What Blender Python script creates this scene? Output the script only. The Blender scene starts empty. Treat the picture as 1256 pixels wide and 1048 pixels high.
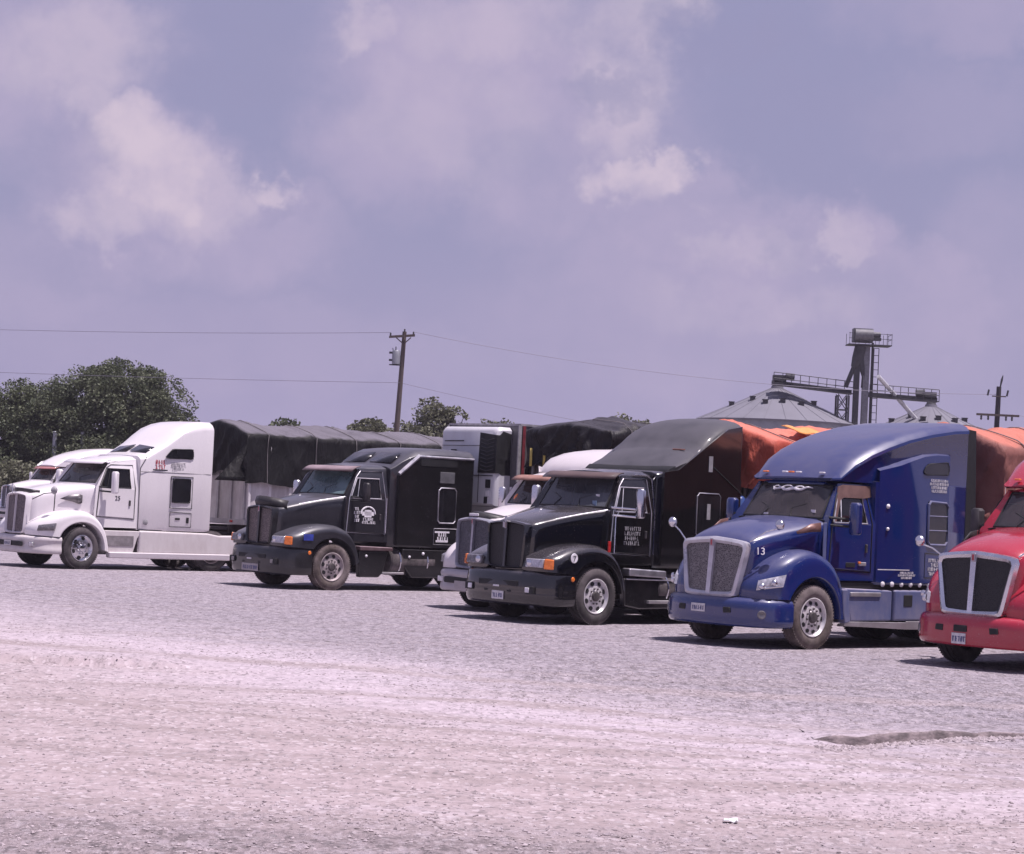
import bpy, bmesh, math, random
from mathutils import Vector, Matrix, noise

R = math.radians
rnd = random.Random(11)
sc = bpy.context.scene
COL = sc.collection

# ------------------------------------------------------------------ camera
cd = bpy.data.cameras.new('camera')
cd.sensor_fit = 'HORIZONTAL'; cd.sensor_width = 36.0
cd.lens = 2675.83 / 1256 * 36
cd.clip_start = 0.5; cd.clip_end = 5000
cam = bpy.data.objects.new('camera', cd); COL.objects.link(cam)
cam.matrix_world = (Matrix.Translation((0, 0, 2.173)) @ Matrix.Rotation(math.pi/2 + 0.033796, 4, 'X')
                    @ Matrix.Rotation(0.047599, 4, 'Z'))
sc.camera = cam

# ------------------------------------------------------------------ view, sun, sky
sc.view_settings.view_transform = 'Standard'
sc.view_settings.look = 'None'
sc.view_settings.exposure = 0.27
sc.view_settings.gamma = 1.0
sc.cycles.use_denoising = True
sc.cycles.max_bounces = 6
sc.cycles.transparent_max_bounces = 12

SUN_EL = R(72); SUN_AZ = math.atan2(0.88, -0.30)
sdir = Vector((math.sin(SUN_AZ)*math.cos(SUN_EL), math.cos(SUN_AZ)*math.cos(SUN_EL), math.sin(SUN_EL)))
sl = bpy.data.lights.new('sun', 'SUN'); sl.energy = 5.0; sl.angle = R(0.6); sl.color = (1.0, 0.90, 0.92)
so = bpy.data.objects.new('sun', sl); COL.objects.link(so); so.location = (0, 0, 60)
so.rotation_euler = sdir.to_track_quat('Z', 'Y').to_euler()


class NT:
    """small helper around a node tree"""
    def __init__(s, tree): s.t = tree; s.n = tree.nodes; s.l = tree.links
    def new(s, kind, **kw):
        n = s.n.new(kind)
        for k, v in kw.items(): setattr(n, k, v)
        return n
    def inp(s, sock, v):
        if v is None: return
        if isinstance(v, bpy.types.NodeSocket): s.l.new(v, sock)
        else: sock.default_value = v
    def math(s, op, a, b=None, c=None, clamp=False):
        n = s.new('ShaderNodeMath', operation=op, use_clamp=clamp)
        s.inp(n.inputs[0], a); s.inp(n.inputs[1], b)
        if c is not None: s.inp(n.inputs[2], c)
        return n.outputs[0]
    def vec(s, op, a, b=None, out=0):
        n = s.new('ShaderNodeVectorMath', operation=op)
        s.inp(n.inputs[0], a)
        if b is not None:
            if op == 'SCALE': s.inp(n.inputs[3], b)
            else: s.inp(n.inputs[1], b)
        return n.outputs[out]
    def mix(s, f, a, b, mode='MIX'):
        n = s.new('ShaderNodeMix', data_type='RGBA', blend_type=mode)
        s.inp(n.inputs[0], f)
        s.inp(n.inputs[6], a if isinstance(a, bpy.types.NodeSocket) else (*a, 1) if len(a) == 3 else a)
        s.inp(n.inputs[7], b if isinstance(b, bpy.types.NodeSocket) else (*b, 1) if len(b) == 3 else b)
        return n.outputs[2]
    def ramp(s, v, a, b, lo=0.0, hi=1.0, smooth=True):
        n = s.new('ShaderNodeMapRange', interpolation_type='SMOOTHSTEP' if smooth else 'LINEAR')
        s.inp(n.inputs[0], v); s.inp(n.inputs[1], a); s.inp(n.inputs[2], b); s.inp(n.inputs[3], lo); s.inp(n.inputs[4], hi)
        return n.outputs[0]
    def noise(s, v, scale, detail=4, rough=0.55, dist=0.0, out=0):
        n = s.new('ShaderNodeTexNoise')
        if v is not None: s.l.new(v, n.inputs['Vector'])
        n.inputs['Scale'].default_value = scale; n.inputs['Detail'].default_value = detail
        n.inputs['Roughness'].default_value = rough; n.inputs['Distortion'].default_value = dist
        return n.outputs[out]
    def mapping(s, v, scale=(1, 1, 1), loc=(0, 0, 0), rot=(0, 0, 0)):
        n = s.new('ShaderNodeMapping'); s.l.new(v, n.inputs[0])
        n.inputs[1].default_value = loc; n.inputs[2].default_value = rot; n.inputs[3].default_value = scale
        return n.outputs[0]


def make_world():
    w = bpy.data.worlds.new('World'); sc.world = w; w.use_nodes = True
    t = NT(w.node_tree); t.n.clear()
    sky = t.new('ShaderNodeTexSky', sky_type='NISHITA')
    sky.sun_disc = False; sky.sun_elevation = SUN_EL; sky.sun_rotation = SUN_AZ
    sky.air_density = 1.0; sky.dust_density = 3.0; sky.ozone_density = 1.5
    d = t.new('ShaderNodeTexCoord').outputs['Generated']
    sep = t.new('ShaderNodeSeparateXYZ'); t.l.new(d, sep.inputs[0])
    # hazy humid air: the Nishita blue pulled to a pale lavender grey
    base = t.mix(0.86, t.mix(1.0, sky.outputs[0], (0.080, 0.075, 0.100), 'MULTIPLY'), (0.338, 0.326, 0.512))
    low = t.ramp(sep.outputs[2], -0.01, 0.17, 1.0, 0.0)
    col = t.mix(t.math('MULTIPLY', low, 0.92), base, (0.405, 0.360, 0.560))
    # cumulus: soft lumps in sky directions, broken up by turbulence
    n1 = t.vec('SUBTRACT', t.noise(d, 16, 6, 0.6, out=1), (0.5, 0.5, 0.5))
    n2 = t.vec('SUBTRACT', t.noise(d, 60, 6, 0.62, out=1), (0.5, 0.5, 0.5))
    wd = t.vec('ADD', d, t.vec('ADD', t.vec('SCALE', n1, 0.055), t.vec('SCALE', n2, 0.030)))

    def lump(px, py, rx, ry, amp, soft=0.55):
        # bearings measured from the lot: degrees-like slopes right of and above the skyline
        x = (px-628)/2676; z = (614-py+0.047*(px-628))/2676; rx = rx/2676; rz = ry/2676
        c = Vector((x, 1, z)).normalized()
        q = t.vec('MULTIPLY', t.vec('SUBTRACT', wd, tuple(c)), (1/rx, 1/rx, 1/rz))
        return t.ramp(t.vec('LENGTH', q, out=1), 1.0 - soft, 1.0 + soft*0.35, amp, 0.0)
    haze_l = [(30, 60, 170, 150, .95), (150, 230, 150, 130, .9, .35), (300, 290, 140, 90, .85), (40, 330, 150, 90, .6), (560, 70, 215, 150, .95), (470, 170, 130, 110, .8),
              (690, 170, 170, 150, .85), (830, 270, 150, 90, .85, .4), (960, 320, 130, 80, .9, .35), (1020, 290, 70, 65, .9, .35), (1110, 370, 150, 80, .85, .5), (900, 400, 380, 110, .7), (800, 340, 200, 110, .7), (1230, 330, 110, 130, .5), (1150, 130, 150, 60, .35), (1180, 20, 170, 60, .6),
              (300, 420, 400, 60, .4), (1900, 150, 420, 260, .8), (-700, 100, 430, 260, .8), (900, -500, 800, 330, .8), (-200, -800, 800, 400, .8)]
    bright_l = [(165, 205, 92, 85, 1.0, .45), (235, 240, 70, 60, .6), (318, 235, 42, 26, .85), (110, 265, 70, 40, .6), (70, 60, 120, 75, .5), (105, 135, 60, 45, .5), (590, 25, 130, 55, .4), (430, 20, 45, 32, .6),
                (752, 90, 62, 120, .62), (790, 15, 60, 45, .65), (775, 212, 72, 36, 1.0, .5), (880, 300, 55, 32, .4), (1015, 285, 42, 40, .5, .35), (530, 140, 130, 90, .28), (930, 380, 160, 40, .25), (940, 300, 40, 25, .35)]
    dark_l = [(850, 50, 130, 42, .8), (730, 105, 65, 26, .65), (270, 60, 110, 75, .5), (1010, 170, 150, 110, .55), (120, 330, 150, 30, .35), (75, 190, 55, 45, .4), (330, 262, 50, 18, .4), (950, 295, 30, 30, .4)]
    def acc(lst):
        o = None
        for a in lst:
            m = lump(*a)
            o = m if o is None else t.math('MAXIMUM', o, m)
        return o
    body = t.noise(d, 22, 8, 0.6)
    hz = t.math('MULTIPLY', acc(haze_l), t.ramp(body, 0.25, 0.65, 0.45, 1.0))
    col = t.mix(t.math('MULTIPLY', hz, .95), col, (0.462, 0.400, 0.580))
    br = t.math('MULTIPLY', acc(bright_l), t.ramp(t.noise(d, 38, 7, 0.56), 0.25, 0.66, 0.30, 1.0))
    col = t.mix(t.math('MULTIPLY', br, 0.80), col, (0.70, 0.585, 0.69))
    dk = t.math('MULTIPLY', acc(dark_l), t.ramp(t.noise(d, 40, 6, 0.6), 0.3, 0.65, 0.2, 1.0))
    col = t.mix(dk, col, (0.318, 0.308, 0.490))
    bg = t.new('ShaderNodeBackground'); t.l.new(col, bg.inputs[0]); bg.inputs[1].default_value = 0.83
    out = t.new('ShaderNodeOutputWorld'); t.l.new(bg.outputs[0], out.inputs[0])


make_world()

# ------------------------------------------------------------------ materials
MATS = {}


def material(name, fn):
    if name not in MATS:
        m = bpy.data.materials.new(name); m.use_nodes = True
        t = NT(m.node_tree); t.n.clear()
        out = t.new('ShaderNodeOutputMaterial')
        fn(t, out); MATS[name] = m
    return MATS[name]


def principled(t, out, col, rough=0.5, metal=0.0, coat=0.0, bump=None, bstr=0.3, spec=0.5, bdist=0.02):
    p = t.new('ShaderNodeBsdfPrincipled')
    t.inp(p.inputs['Base Color'], col if isinstance(col, bpy.types.NodeSocket) else (*col, 1))
    t.inp(p.inputs['Roughness'], rough); t.inp(p.inputs['Metallic'], metal)
    p.inputs['Coat Weight'].default_value = coat; p.inputs['Coat Roughness'].default_value = 0.06
    p.inputs['Specular IOR Level'].default_value = spec
    if bump is not None:
        b = t.new('ShaderNodeBump'); b.inputs['Strength'].default_value = bstr; b.inputs['Distance'].default_value = bdist
        t.l.new(bump, b.inputs['Height']); t.l.new(b.outputs[0], p.inputs['Normal'])
    t.l.new(p.outputs[0], out.inputs[0])
    return p


DUST = (0.40, 0.34, 0.36)


def paint(name, col, dust=0.35, side=0.08, rough=0.28, coat=0.6, dustcol=DUST):
    """vehicle paint: clear coat, dust that settled on upward faces, splash dirt near the ground"""
    def fn(t, out):
        tc = t.new('ShaderNodeTexCoord').outputs['Object']
        g = t.new('ShaderNodeNewGeometry')
        up = t.new('ShaderNodeSeparateXYZ'); t.l.new(g.outputs['Normal'], up.inputs[0])
        pz = t.new('ShaderNodeSeparateXYZ'); t.l.new(tc, pz.inputs[0])
        n = t.noise(tc, 2.2, 8, 0.65)
        n2 = t.noise(t.mapping(tc, (2.0, 2.0, 0.9)), 2.4, 7, 0.6)
        f = t.math('MULTIPLY', t.ramp(up.outputs[2], 0.15, 0.85), dust)
        f = t.math('MULTIPLY', f, t.ramp(n, 0.25, 0.7, 0.55, 1.15))
        s = t.math('MULTIPLY', t.ramp(n2, 0.35, 0.75), side)
        spl = t.math('MULTIPLY', t.ramp(pz.outputs[2], 0.35, 1.15, 1.0, 0.0), t.ramp(n, 0.3, 0.7, 0.2, 1.0))
        spl = t.math('MULTIPLY', spl, 0.04 + side)
        tot = t.math('ADD', t.math('ADD', f, s), spl, clamp=True)
        grit = t.math('MULTIPLY', t.ramp(t.noise(tc, 38, 3, .6), .63, .72), t.ramp(n, .35, .65, .05, .35))
        tot = t.math('ADD', tot, grit, clamp=True)
        var = t.mix(t.math('MULTIPLY', n2, 0.35), col, tuple(c*0.72 for c in col))
        c = t.mix(tot, var, dustcol)
        r = t.math('ADD', t.math('MULTIPLY', tot, 0.75), rough, clamp=True)
        p = principled(t, out, c, r, coat=coat, bump=t.noise(tc, 1.6, 3, 0.5), bstr=0.06, bdist=0.03)
        t.l.new(t.math('MULTIPLY', t.math('SUBTRACT', 1.0, tot, clamp=True), coat), p.inputs['Coat Weight'])
    return material(name, fn)


def simple(name, col, rough=0.6, metal=0.0, var=0.25, scale=6.0, bstr=0.15, coat=0.0, dust=0.0, stretch=(1, 1, 1)):
    def fn(t, out):
        tc = t.new('ShaderNodeTexCoord').outputs['Object']
        v = t.mapping(tc, stretch)
        n = t.noise(v, scale, 7, 0.62)
        c = t.mix(t.ramp(n, 0.3, 0.72), tuple(x*(1-var) for x in col), tuple(min(1, x*(1+var)) for x in col))
        r = t.ramp(n, 0.3, 0.7, max(0.03, rough-0.08), min(1, rough+0.12))
        if dust:
            n3 = t.noise(tc, 1.7, 8, 0.7)
            f = t.math('MULTIPLY', t.ramp(n3, 0.35, 0.7), dust)
            c = t.mix(f, c, DUST); r = t.math('ADD', r, t.math('MULTIPLY', f, 0.6), clamp=True)
        principled(t, out, c, r, metal, coat, bump=n, bstr=bstr)
    return material(name, fn)


def m_glass(name='tinted_glass', tint=(0.42, 0.50, 0.50), film=0.14, refl=0.75, filmcol=DUST):
    def fn(t, out):
        tc = t.new('ShaderNodeTexCoord').outputs['Object']
        tr = t.new('ShaderNodeBsdfTransparent'); tr.inputs[0].default_value = (*tint, 1)
        gl = t.new('ShaderNodeBsdfGlossy'); gl.inputs['Roughness'].default_value = 0.03
        df = t.new('ShaderNodeBsdfDiffuse'); df.inputs[0].default_value = (*filmcol, 1)
        lw = t.new('ShaderNodeLayerWeight'); lw.inputs[0].default_value = 0.25
        f = t.math('ADD', t.math('MULTIPLY', lw.outputs['Fresnel'], refl), 0.04, clamp=True)
        a = t.new('ShaderNodeMixShader'); t.l.new(f, a.inputs[0]); t.l.new(tr.outputs[0], a.inputs[1]); t.l.new(gl.outputs[0], a.inputs[2])
        b = t.new('ShaderNodeMixShader')
        t.l.new(t.math('MULTIPLY', t.ramp(t.noise(tc, 1.6, 5, 0.55), 0.3, 0.75, 0.45, 1.0), film), b.inputs[0])
        t.l.new(a.outputs[0], b.inputs[1]); t.l.new(df.outputs[0], b.inputs[2])
        t.l.new(b.outputs[0], out.inputs[0])
    return material(name, fn)


def m_mesh(name, col, gap=(0.008, 0.008, 0.009), rough=0.45):
    """woven grille screen"""
    def fn(t, out):
        tc = t.new('ShaderNodeTexCoord').outputs['Object']
        vo = t.new('ShaderNodeTexVoronoi'); vo.feature = 'DISTANCE_TO_EDGE'
        t.l.new(tc, vo.inputs['Vector']); vo.inputs['Scale'].default_value = 34
        f = t.ramp(vo.outputs['Distance'], 0.10, 0.22)
        n = t.noise(tc, 4, 6, 0.6)
        c = t.mix(f, t.mix(n, tuple(x*0.7 for x in col), tuple(min(1, x*1.3) for x in col)), gap)
        principled(t, out, c, rough, 0.2, bump=vo.outputs['Distance'], bstr=0.5)
    return material(name, fn)


def m_tarp(name, col, col2, fade=(0.45, 0.4, 0.42), dust=0.35, rough=0.7):
    def fn(t, out):
        tc = t.new('ShaderNodeTexCoord').outputs['Object']
        g = t.new('ShaderNodeNewGeometry')
        up = t.new('ShaderNodeSeparateXYZ'); t.l.new(g.outputs['Normal'], up.inputs[0])
        n = t.noise(tc, 0.9, 7, 0.6, 0.8)
        fine = t.noise(t.mapping(tc, (1.0, 1.0, 0.45)), 4.5, 6, 0.55, 1.5)
        c = t.mix(t.ramp(n, 0.3, 0.72), col, col2)
        c = t.mix(t.math('MULTIPLY', t.math('MULTIPLY', t.ramp(up.outputs[2], 0.6, 0.98), t.ramp(n, 0.2, 0.6, 0.5, 1.0)), dust), c, fade)
        principled(t, out, c, rough, bump=fine, bstr=0.6, bdist=0.08, spec=0.22)
    return material(name, fn)


chrome = simple('chrome', (0.72, 0.72, 0.76), 0.16, 1.0, 0.10, 3, 0.03, dust=0.25)
dull_chrome = simple('dull_chrome', (0.50, 0.50, 0.55), 0.36, 0.9, 0.2, 4, 0.08, dust=0.45)
alu = simple('aluminium', (0.46, 0.45, 0.47), 0.42, 0.75, 0.25, 2.0, 0.12, dust=0.4)
alu_panel = simple('aluminium_panel', (0.60, 0.57, 0.58), 0.5, 0.1, 0.3, 1.4, 0.12, dust=0.45, stretch=(2, 2, .3))
rubber = simple('rubber', (0.024, 0.021, 0.022), 0.85, 0, 0.3, 9, 0.2, dust=0.24)
brown_rubber = simple('dusty_rubber', (0.075, 0.057, 0.050), 0.9, 0, 0.35, 7, 0.2, dust=0.3)
black_plastic = simple('black_plastic', (0.016, 0.015, 0.018), 0.5, 0, 0.3, 6, 0.1, dust=0.12)
gasket = simple('gasket', (0.010, 0.010, 0.012), 0.6, 0, 0.2, 6, 0.05)
chassis_m = simple('chassis_steel', (0.040, 0.035, 0.036), 0.8, 0.2, 0.4, 5, 0.2, dust=0.45)
cabin_m = simple('cabin_trim', (0.045, 0.042, 0.046), 0.8, 0, 0.3, 5, 0.1)
cabin_l = simple('cabin_pale', (0.34, 0.33, 0.36), 0.8, 0, 0.3, 5, 0.1)
amber = simple('amber_lens', (0.80, 0.20, 0.03), 0.25, 0, 0.1, 8, 0.05, coat=0.6)
red_lens = simple('red_lens', (0.45, 0.02, 0.02), 0.25, 0, 0.1, 8, 0.05, coat=0.6)
clear_lens = simple('headlamp_lens', (0.50, 0.49, 0.53), 0.16, 0.35, 0.35, 14, 0.1, coat=0.9)
lens_dim = simple('smoked_lens', (0.16, 0.15, 0.16), 0.2, 0.25, 0.4, 12, 0.1, coat=0.9)
plate_m = simple('plate_white', (0.62, 0.60, 0.62), 0.45, 0, 0.15, 20, 0.02)
plate_ink = simple('plate_ink', (0.10, 0.11, 0.22), 0.6, 0, 0.1, 20, 0.02)
letter_w = simple('white_lettering', (0.72, 0.70, 0.74), 0.5, 0, 0.15, 10, 0.02)
letter_g = simple('grey_lettering', (0.30, 0.29, 0.31), 0.5, 0, 0.2, 10, 0.02)
letter_r = simple('red_lettering', (0.42, 0.07, 0.09), 0.5, 0, 0.2, 10, 0.02)
letter_k = simple('black_lettering', (0.02, 0.02, 0.03), 0.5, 0, 0.2, 10, 0.02)
blue_sticker = simple('blue_sticker', (0.03, 0.05, 0.30), 0.45, 0, 0.2, 10, 0.02)
steel_rim = simple('steel_rim', (0.66, 0.64, 0.66), 0.36, 0.35, 0.2, 5, 0.06, dust=0.25)
dusty_rim = simple('dusty_rim', (0.42, 0.37, 0.37), 0.5, 0.3, 0.3, 5, 0.08, dust=0.6)
glass = m_glass()
teal_glass = m_glass('teal_glass', (.42, .56, .56), .55, .95, (.26, .37, .40))
smoke_glass = m_glass('smoke_glass', (.42, .50, .52), .26, .9, (.34, .36, .42))
dark_glass = m_glass('dark_glass', (0.05, 0.055, 0.06), 0.02, 0.05)
dark_mesh = m_mesh('black_grille_mesh', (0.022, 0.021, 0.024))
grey_mesh = m_mesh('grey_grille_mesh', (0.20, 0.185, 0.19), (.03, .028, .03))
wood = simple('pole_wood', (0.085, 0.066, 0.060), 0.9, 0, 0.35, 4, 0.3, stretch=(6, 6, .4))
galv = simple('galvanised', (0.27, 0.28, 0.31), 0.5, 0.3, 0.2, 1.2, 0.05)
galv_dark = simple('weathered_steel', (0.055, 0.055, 0.063), 0.65, 0.4, 0.35, 3, 0.1)
wire_m = simple('wire', (0.19, 0.18, 0.22), 0.6, 0.3, 0.1, 3, 0.0)

# ------------------------------------------------------------------ mesh helpers


class MB:
    def __init__(s): s.v = []; s.f = []; s.m = []
    def add(s, vs, fs, mi=0, M=None):
        b = len(s.v)
        s.v += [tuple(M @ Vector(v)) if M else tuple(v) for v in vs]
        s.f += [tuple(b+i for i in f) for f in fs]; s.m += [mi]*len(fs)
        return s
    def box(s, c, sz, mi=0, M=None):
        x, y, z = c; a, b, d = sz[0]/2, sz[1]/2, sz[2]/2
        vs = [(x+i*a, y+j*b, z+k*d) for i in (-1, 1) for j in (-1, 1) for k in (-1, 1)]
        return s.add(vs, [(0, 1, 3, 2), (4, 6, 7, 5), (0, 4, 5, 1), (2, 3, 7, 6), (0, 2, 6, 4), (1, 5, 7, 3)], mi, M)
    def hexa(s, a4, b4, mi=0):
        vs = list(a4)+list(b4)
        return s.add(vs, [(0, 1, 2, 3), (7, 6, 5, 4), (0, 4, 5, 1), (1, 5, 6, 2), (2, 6, 7, 3), (3, 7, 4, 0)], mi)
    def grid(s, rows, mi=0, close=False):
        n = len(rows[0]); vs = [p for r in rows for p in r]; fs = []
        for i in range(len(rows)-1):
            for j in range(n if close else n-1):
                k = (j+1) % n
                fs.append((i*n+j, i*n+k, (i+1)*n+k, (i+1)*n+j))
        return s.add(vs, fs, mi)
    def ring_loft(s, rings, mi=0, caps=True):
        s.grid(rings, mi, True)
        if caps:
            s.add(rings[0], [tuple(range(len(rings[0])))], mi); s.add(rings[-1], [tuple(range(len(rings[0])))], mi)
        return s
    def tube(s, pts, r, n=8, mi=0, caps=True):
        pts = [Vector(p) for p in pts]; rings = []; up = None
        for i, p in enumerate(pts):
            d = (pts[min(i+1, len(pts)-1)]-pts[max(i-1, 0)]).normalized()
            if up is None: up = Vector((0, 0, 1)) if abs(d.z) < 0.9 else Vector((1, 0, 0))
            a = d.cross(up)
            if a.length < 1e-4: a = d.cross(Vector((0, 1, 0)))
            a.normalize(); b = a.cross(d).normalized()
            rr = r[i] if isinstance(r, (list, tuple)) else r
            rings.append([tuple(p+(a*math.cos(q)+b*math.sin(q))*rr) for q in [2*math.pi*k/n for k in range(n)]])
        return s.ring_loft(rings, mi, caps)
    def lathe_y(s, prof, n=40, mi=0, c=(0, 0, 0)):
        rings = [[(c[0]+r*math.cos(q), c[1]+w, c[2]+r*math.sin(q)) for q in [2*math.pi*k/n for k in range(n)]] for r, w in prof]
        return s.grid(rings, mi, True)
    def lathe_z(s, prof, n=40, mi=0, c=(0, 0, 0)):
        rings = [[(c[0]+r*math.cos(q), c[1]+r*math.sin(q), c[2]+w) for q in [2*math.pi*k/n for k in range(n)]] for r, w in prof]
        return s.grid(rings, mi, True)
    def prism(s, poly, y0, y1, mi=0):
        """polygon in x,z pushed along y"""
        n = len(poly); vs = [(x, y0, z) for x, z in poly]+[(x, y1, z) for x, z in poly]
        fs = [tuple(range(n)), tuple(range(2*n-1, n-1, -1))]+[(i, (i+1) % n, n+(i+1) % n, n+i) for i in range(n)]
        return s.add(vs, fs, mi)
    def build(s, name, mats, parent=None, bevel=0.0, seg=2, smooth=35, sub=0, solid=0.0):
        bm = bmesh.new()
        vs = [bm.verts.new(v) for v in s.v]
        bm.verts.index_update()
        for f, mi in zip(s.f, s.m):
            try: q = bm.faces.new([vs[i] for i in f]); q.material_index = mi
            except ValueError: pass
        bmesh.ops.remove_doubles(bm, verts=bm.verts, dist=1e-4)
        bmesh.ops.recalc_face_normals(bm, faces=bm.faces)
        me = bpy.data.meshes.new(name); bm.to_mesh(me); bm.free()
        for m in (mats if isinstance(mats, (list, tuple)) else [mats]): me.materials.append(m)
        if smooth:
            me.polygons.foreach_set('use_smooth', [True]*len(me.polygons))
            me.set_sharp_from_angle(angle=R(smooth))
        o = bpy.data.objects.new(name, me); COL.objects.link(o)
        if parent: o.parent = parent
        if solid:
            q = o.modifiers.new('solid', 'SOLIDIFY'); q.thickness = solid; q.offset = -1
        if bevel:
            q = o.modifiers.new('bevel', 'BEVEL'); q.width = bevel; q.segments = seg; q.limit_method = 'ANGLE'; q.angle_limit = R(32)
            q.harden_normals = True
        if sub:
            q = o.modifiers.new('sub', 'SUBSURF'); q.levels = sub; q.render_levels = sub
        return o


def thing(name, label, cat, loc=(0, 0, 0), rotz=0.0, group=None):
    o = bpy.data.objects.new(name, None); COL.objects.link(o)
    o.location = loc; o.rotation_euler = (0, 0, rotz); o['label'] = label; o['category'] = cat
    if group: o['group'] = group
    return o


def tag(o, label, cat, group=None):
    o['label'] = label; o['category'] = cat
    if group: o['group'] = group
    return o


def link_copy(o, parent):
    c = o.copy(); COL.objects.link(c); c.parent = parent
    for ch in list(o.children): link_copy(ch, c)
    return c


def mirror_pts(pts): return [(x, -y, z) for x, y, z in pts]


# ------------------------------------------------------------------ lettering
def side_matrix(x, y, z, s=1.0):   # reads from the left side of a truck
    return Matrix(((-s, 0, 0, x), (0, 0, s, y), (0, s, 0, z), (0, 0, 0, 1)))


def front_matrix(x, y, z, s=1.0):
    return Matrix(((0, 0, s, x), (s, 0, 0, y), (0, s, 0, z), (0, 0, 0, 1)))


def words(name, text, M, size, mat, parent, thick=0.003):
    cu = bpy.data.curves.new(name, 'FONT'); cu.body = text; cu.size = size; cu.extrude = thick
    tmp = bpy.data.objects.new('tmp', cu); COL.objects.link(tmp)
    bpy.context.view_layer.update()
    me = bpy.data.meshes.new_from_object(tmp.evaluated_get(bpy.context.evaluated_depsgraph_get()))
    bpy.data.objects.remove(tmp); bpy.data.curves.remove(cu)
    me.materials.clear(); me.materials.append(mat)
    me.transform(M)
    o = bpy.data.objects.new(name, me); COL.objects.link(o); o.parent = parent
    return o


def strokes(mb, M, w, h, lines, seed, mi=0, fill=0.8, centre=True):
    """blurred rows of small lettering, too far away to spell: short upright and slanted strokes"""
    r = random.Random(seed); lh = h/lines
    for k in range(lines):
        lw = w*(r.uniform(0.6, 1.0) if lines > 1 else 1.0)
        x = (w-lw)/2 if centre else 0; x1 = x+lw
        y = h-(k+1)*lh
        ch = lh*fill
        while x < x1:
            cw = ch*r.uniform(0.45, 0.75)
            for q in range(r.choice((1, 2, 2))):
                sx = x+r.uniform(0, cw*0.5); t = ch*0.20
                dx = r.uniform(-0.15, 0.15)*ch
                mb.hexa([tuple(M @ Vector(p)) for p in ((sx, y, 0), (sx+t, y, 0), (sx+t+dx, y+ch, 0), (sx+dx, y+ch, 0))],
                        [tuple(M @ Vector(p)) for p in ((sx, y, .003), (sx+t, y, .003), (sx+t+dx, y+ch, .003), (sx+dx, y+ch, .003))], mi)
            yy = y+r.choice((0, 0.4, 0.8))*ch
            mb.hexa([tuple(M @ Vector(p)) for p in ((x, yy, .0005), (x+cw*.8, yy, .0005), (x+cw*.8, yy+ch*.18, .0005), (x, yy+ch*.18, .0005))],
                    [tuple(M @ Vector(p)) for p in ((x, yy, .0035), (x+cw*.8, yy, .0035), (x+cw*.8, yy+ch*.18, .0035), (x, yy+ch*.18, .0035))], mi)
            x += cw*1.15


# ------------------------------------------------------------------ wheels
def tyre_mesh(r=0.52, w=0.28, rin=0.318):
    m = MB(); h = w/2
    m.lathe_y([(rin, h-.035), (rin+.03, h-.008), (rin+.09, h+.006), (r-.07, h-.002), (r-.022, h-.018), (r-.004, h-.04),
               (r, h-.06), (r, .055), (r-.014, .05), (r-.014, .036), (r, .03), (r, -.03), (r-.014, -.036), (r-.014, -.05), (r, -.055),
               (r, -h+.06), (r-.004, -h+.04), (r-.022, -h+.018), (r-.07, -h+.002), (rin+.09, -h-.006), (rin+.03, -h+.008), (rin, -h+.035)], 56, 0)
    for k in range(64):      # shoulder lugs
        a = 2*math.pi*k/64
        M = Matrix.Rotation(a, 4, 'Y')
        for s in (1, -1):
            m.box((r-.010, s*(h-.036), 0), (.024, .036, .026), 0, M)
    return m


def rim_mesh(holes=10, hr=0.030, style='steel'):
    m = MB()
    if style == 'steel':     # front steer disc: bulges outwards
        m.lathe_y([(.288, .100), (.293, .128), (.280, .132), (.268, .112), (.255, .085), (.240, .078), (.215, .088), (.175, .098), (.150, .100), (.120, .102),
                   (.085, .104)], 40, 0)
        m.lathe_y([(.085, .104), (.080, .130), (.072, .146), (.055, .152), (.0, .154)], 24, 2)
        off = lambda r: .094 if r < .23 else .085
    else:                    # drive disc: dished inwards
        m.lathe_y([(.288, .105), (.293, .128), (.280, .132), (.270, .10), (.262, -.02), (.245, -.045), (.19, -.055), (.14, -.055), (.125, -.05),
                   (.120, .06), (.105, .09), (.06, .10), (.0, .10)], 40, 0)
        off = lambda r: -.046
    for k in range(holes):
        a = 2*math.pi*(k+.5)/holes
        M = Matrix.Rotation(a, 4, 'Y')
        vs = [(.215+hr*1.0*math.cos(q), off(.215)+.004-(.03*math.cos(q)*0.3 if style == 'steel' else 0), hr*math.sin(q)*1.25) for q in [2*math.pi*i/12 for i in range(12)]]
        m.add(vs, [tuple(range(12))], 1, M)
    m.v = [(x*1.10, y, z*1.10) for x, y, z in m.v]
    for k in range(10):
        a = 2*math.pi*k/10
        M = Matrix.Rotation(a, 4, 'Y')
        y0 = off(.2)+.004
        rg = [[(.140+.016*math.cos(q), y, .016*math.sin(q)) for q in [2*math.pi*i/6 for i in range(6)]] for y in (y0, y0+.03)]
        m.ring_loft([[tuple(M @ Vector(p)) for p in r_] for r_ in rg], 2)
    return m


WHEELS = {}


def wheel(parent, x, y, side, style='steel', rimmat=None, holes=10, hr=.03, steer=0.0, hubmat=None, tyremat=None):
    key = (style, rimmat.name, holes, hr, (tyremat or rubber).name)
    if key not in WHEELS:
        t = tyre_mesh().build('wheel', tyremat or rubber)
        r = rim_mesh(holes, hr, style).build('rim', [rimmat, gasket, hubmat or chassis_m], t)
        WHEELS[key] = (t, r); o = t; o.parent = parent
    else:
        t, r = WHEELS[key]
        o = t.copy(); COL.objects.link(o); o.parent = parent
        c = r.copy(); COL.objects.link(c); c.parent = o
    o.location = (x, y, .518); o.rotation_euler = (0, rnd.uniform(0, 6), (0 if side > 0 else math.pi)+steer)
    o.rotation_mode = 'ZYX' if False else 'XYZ'
    return o


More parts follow.
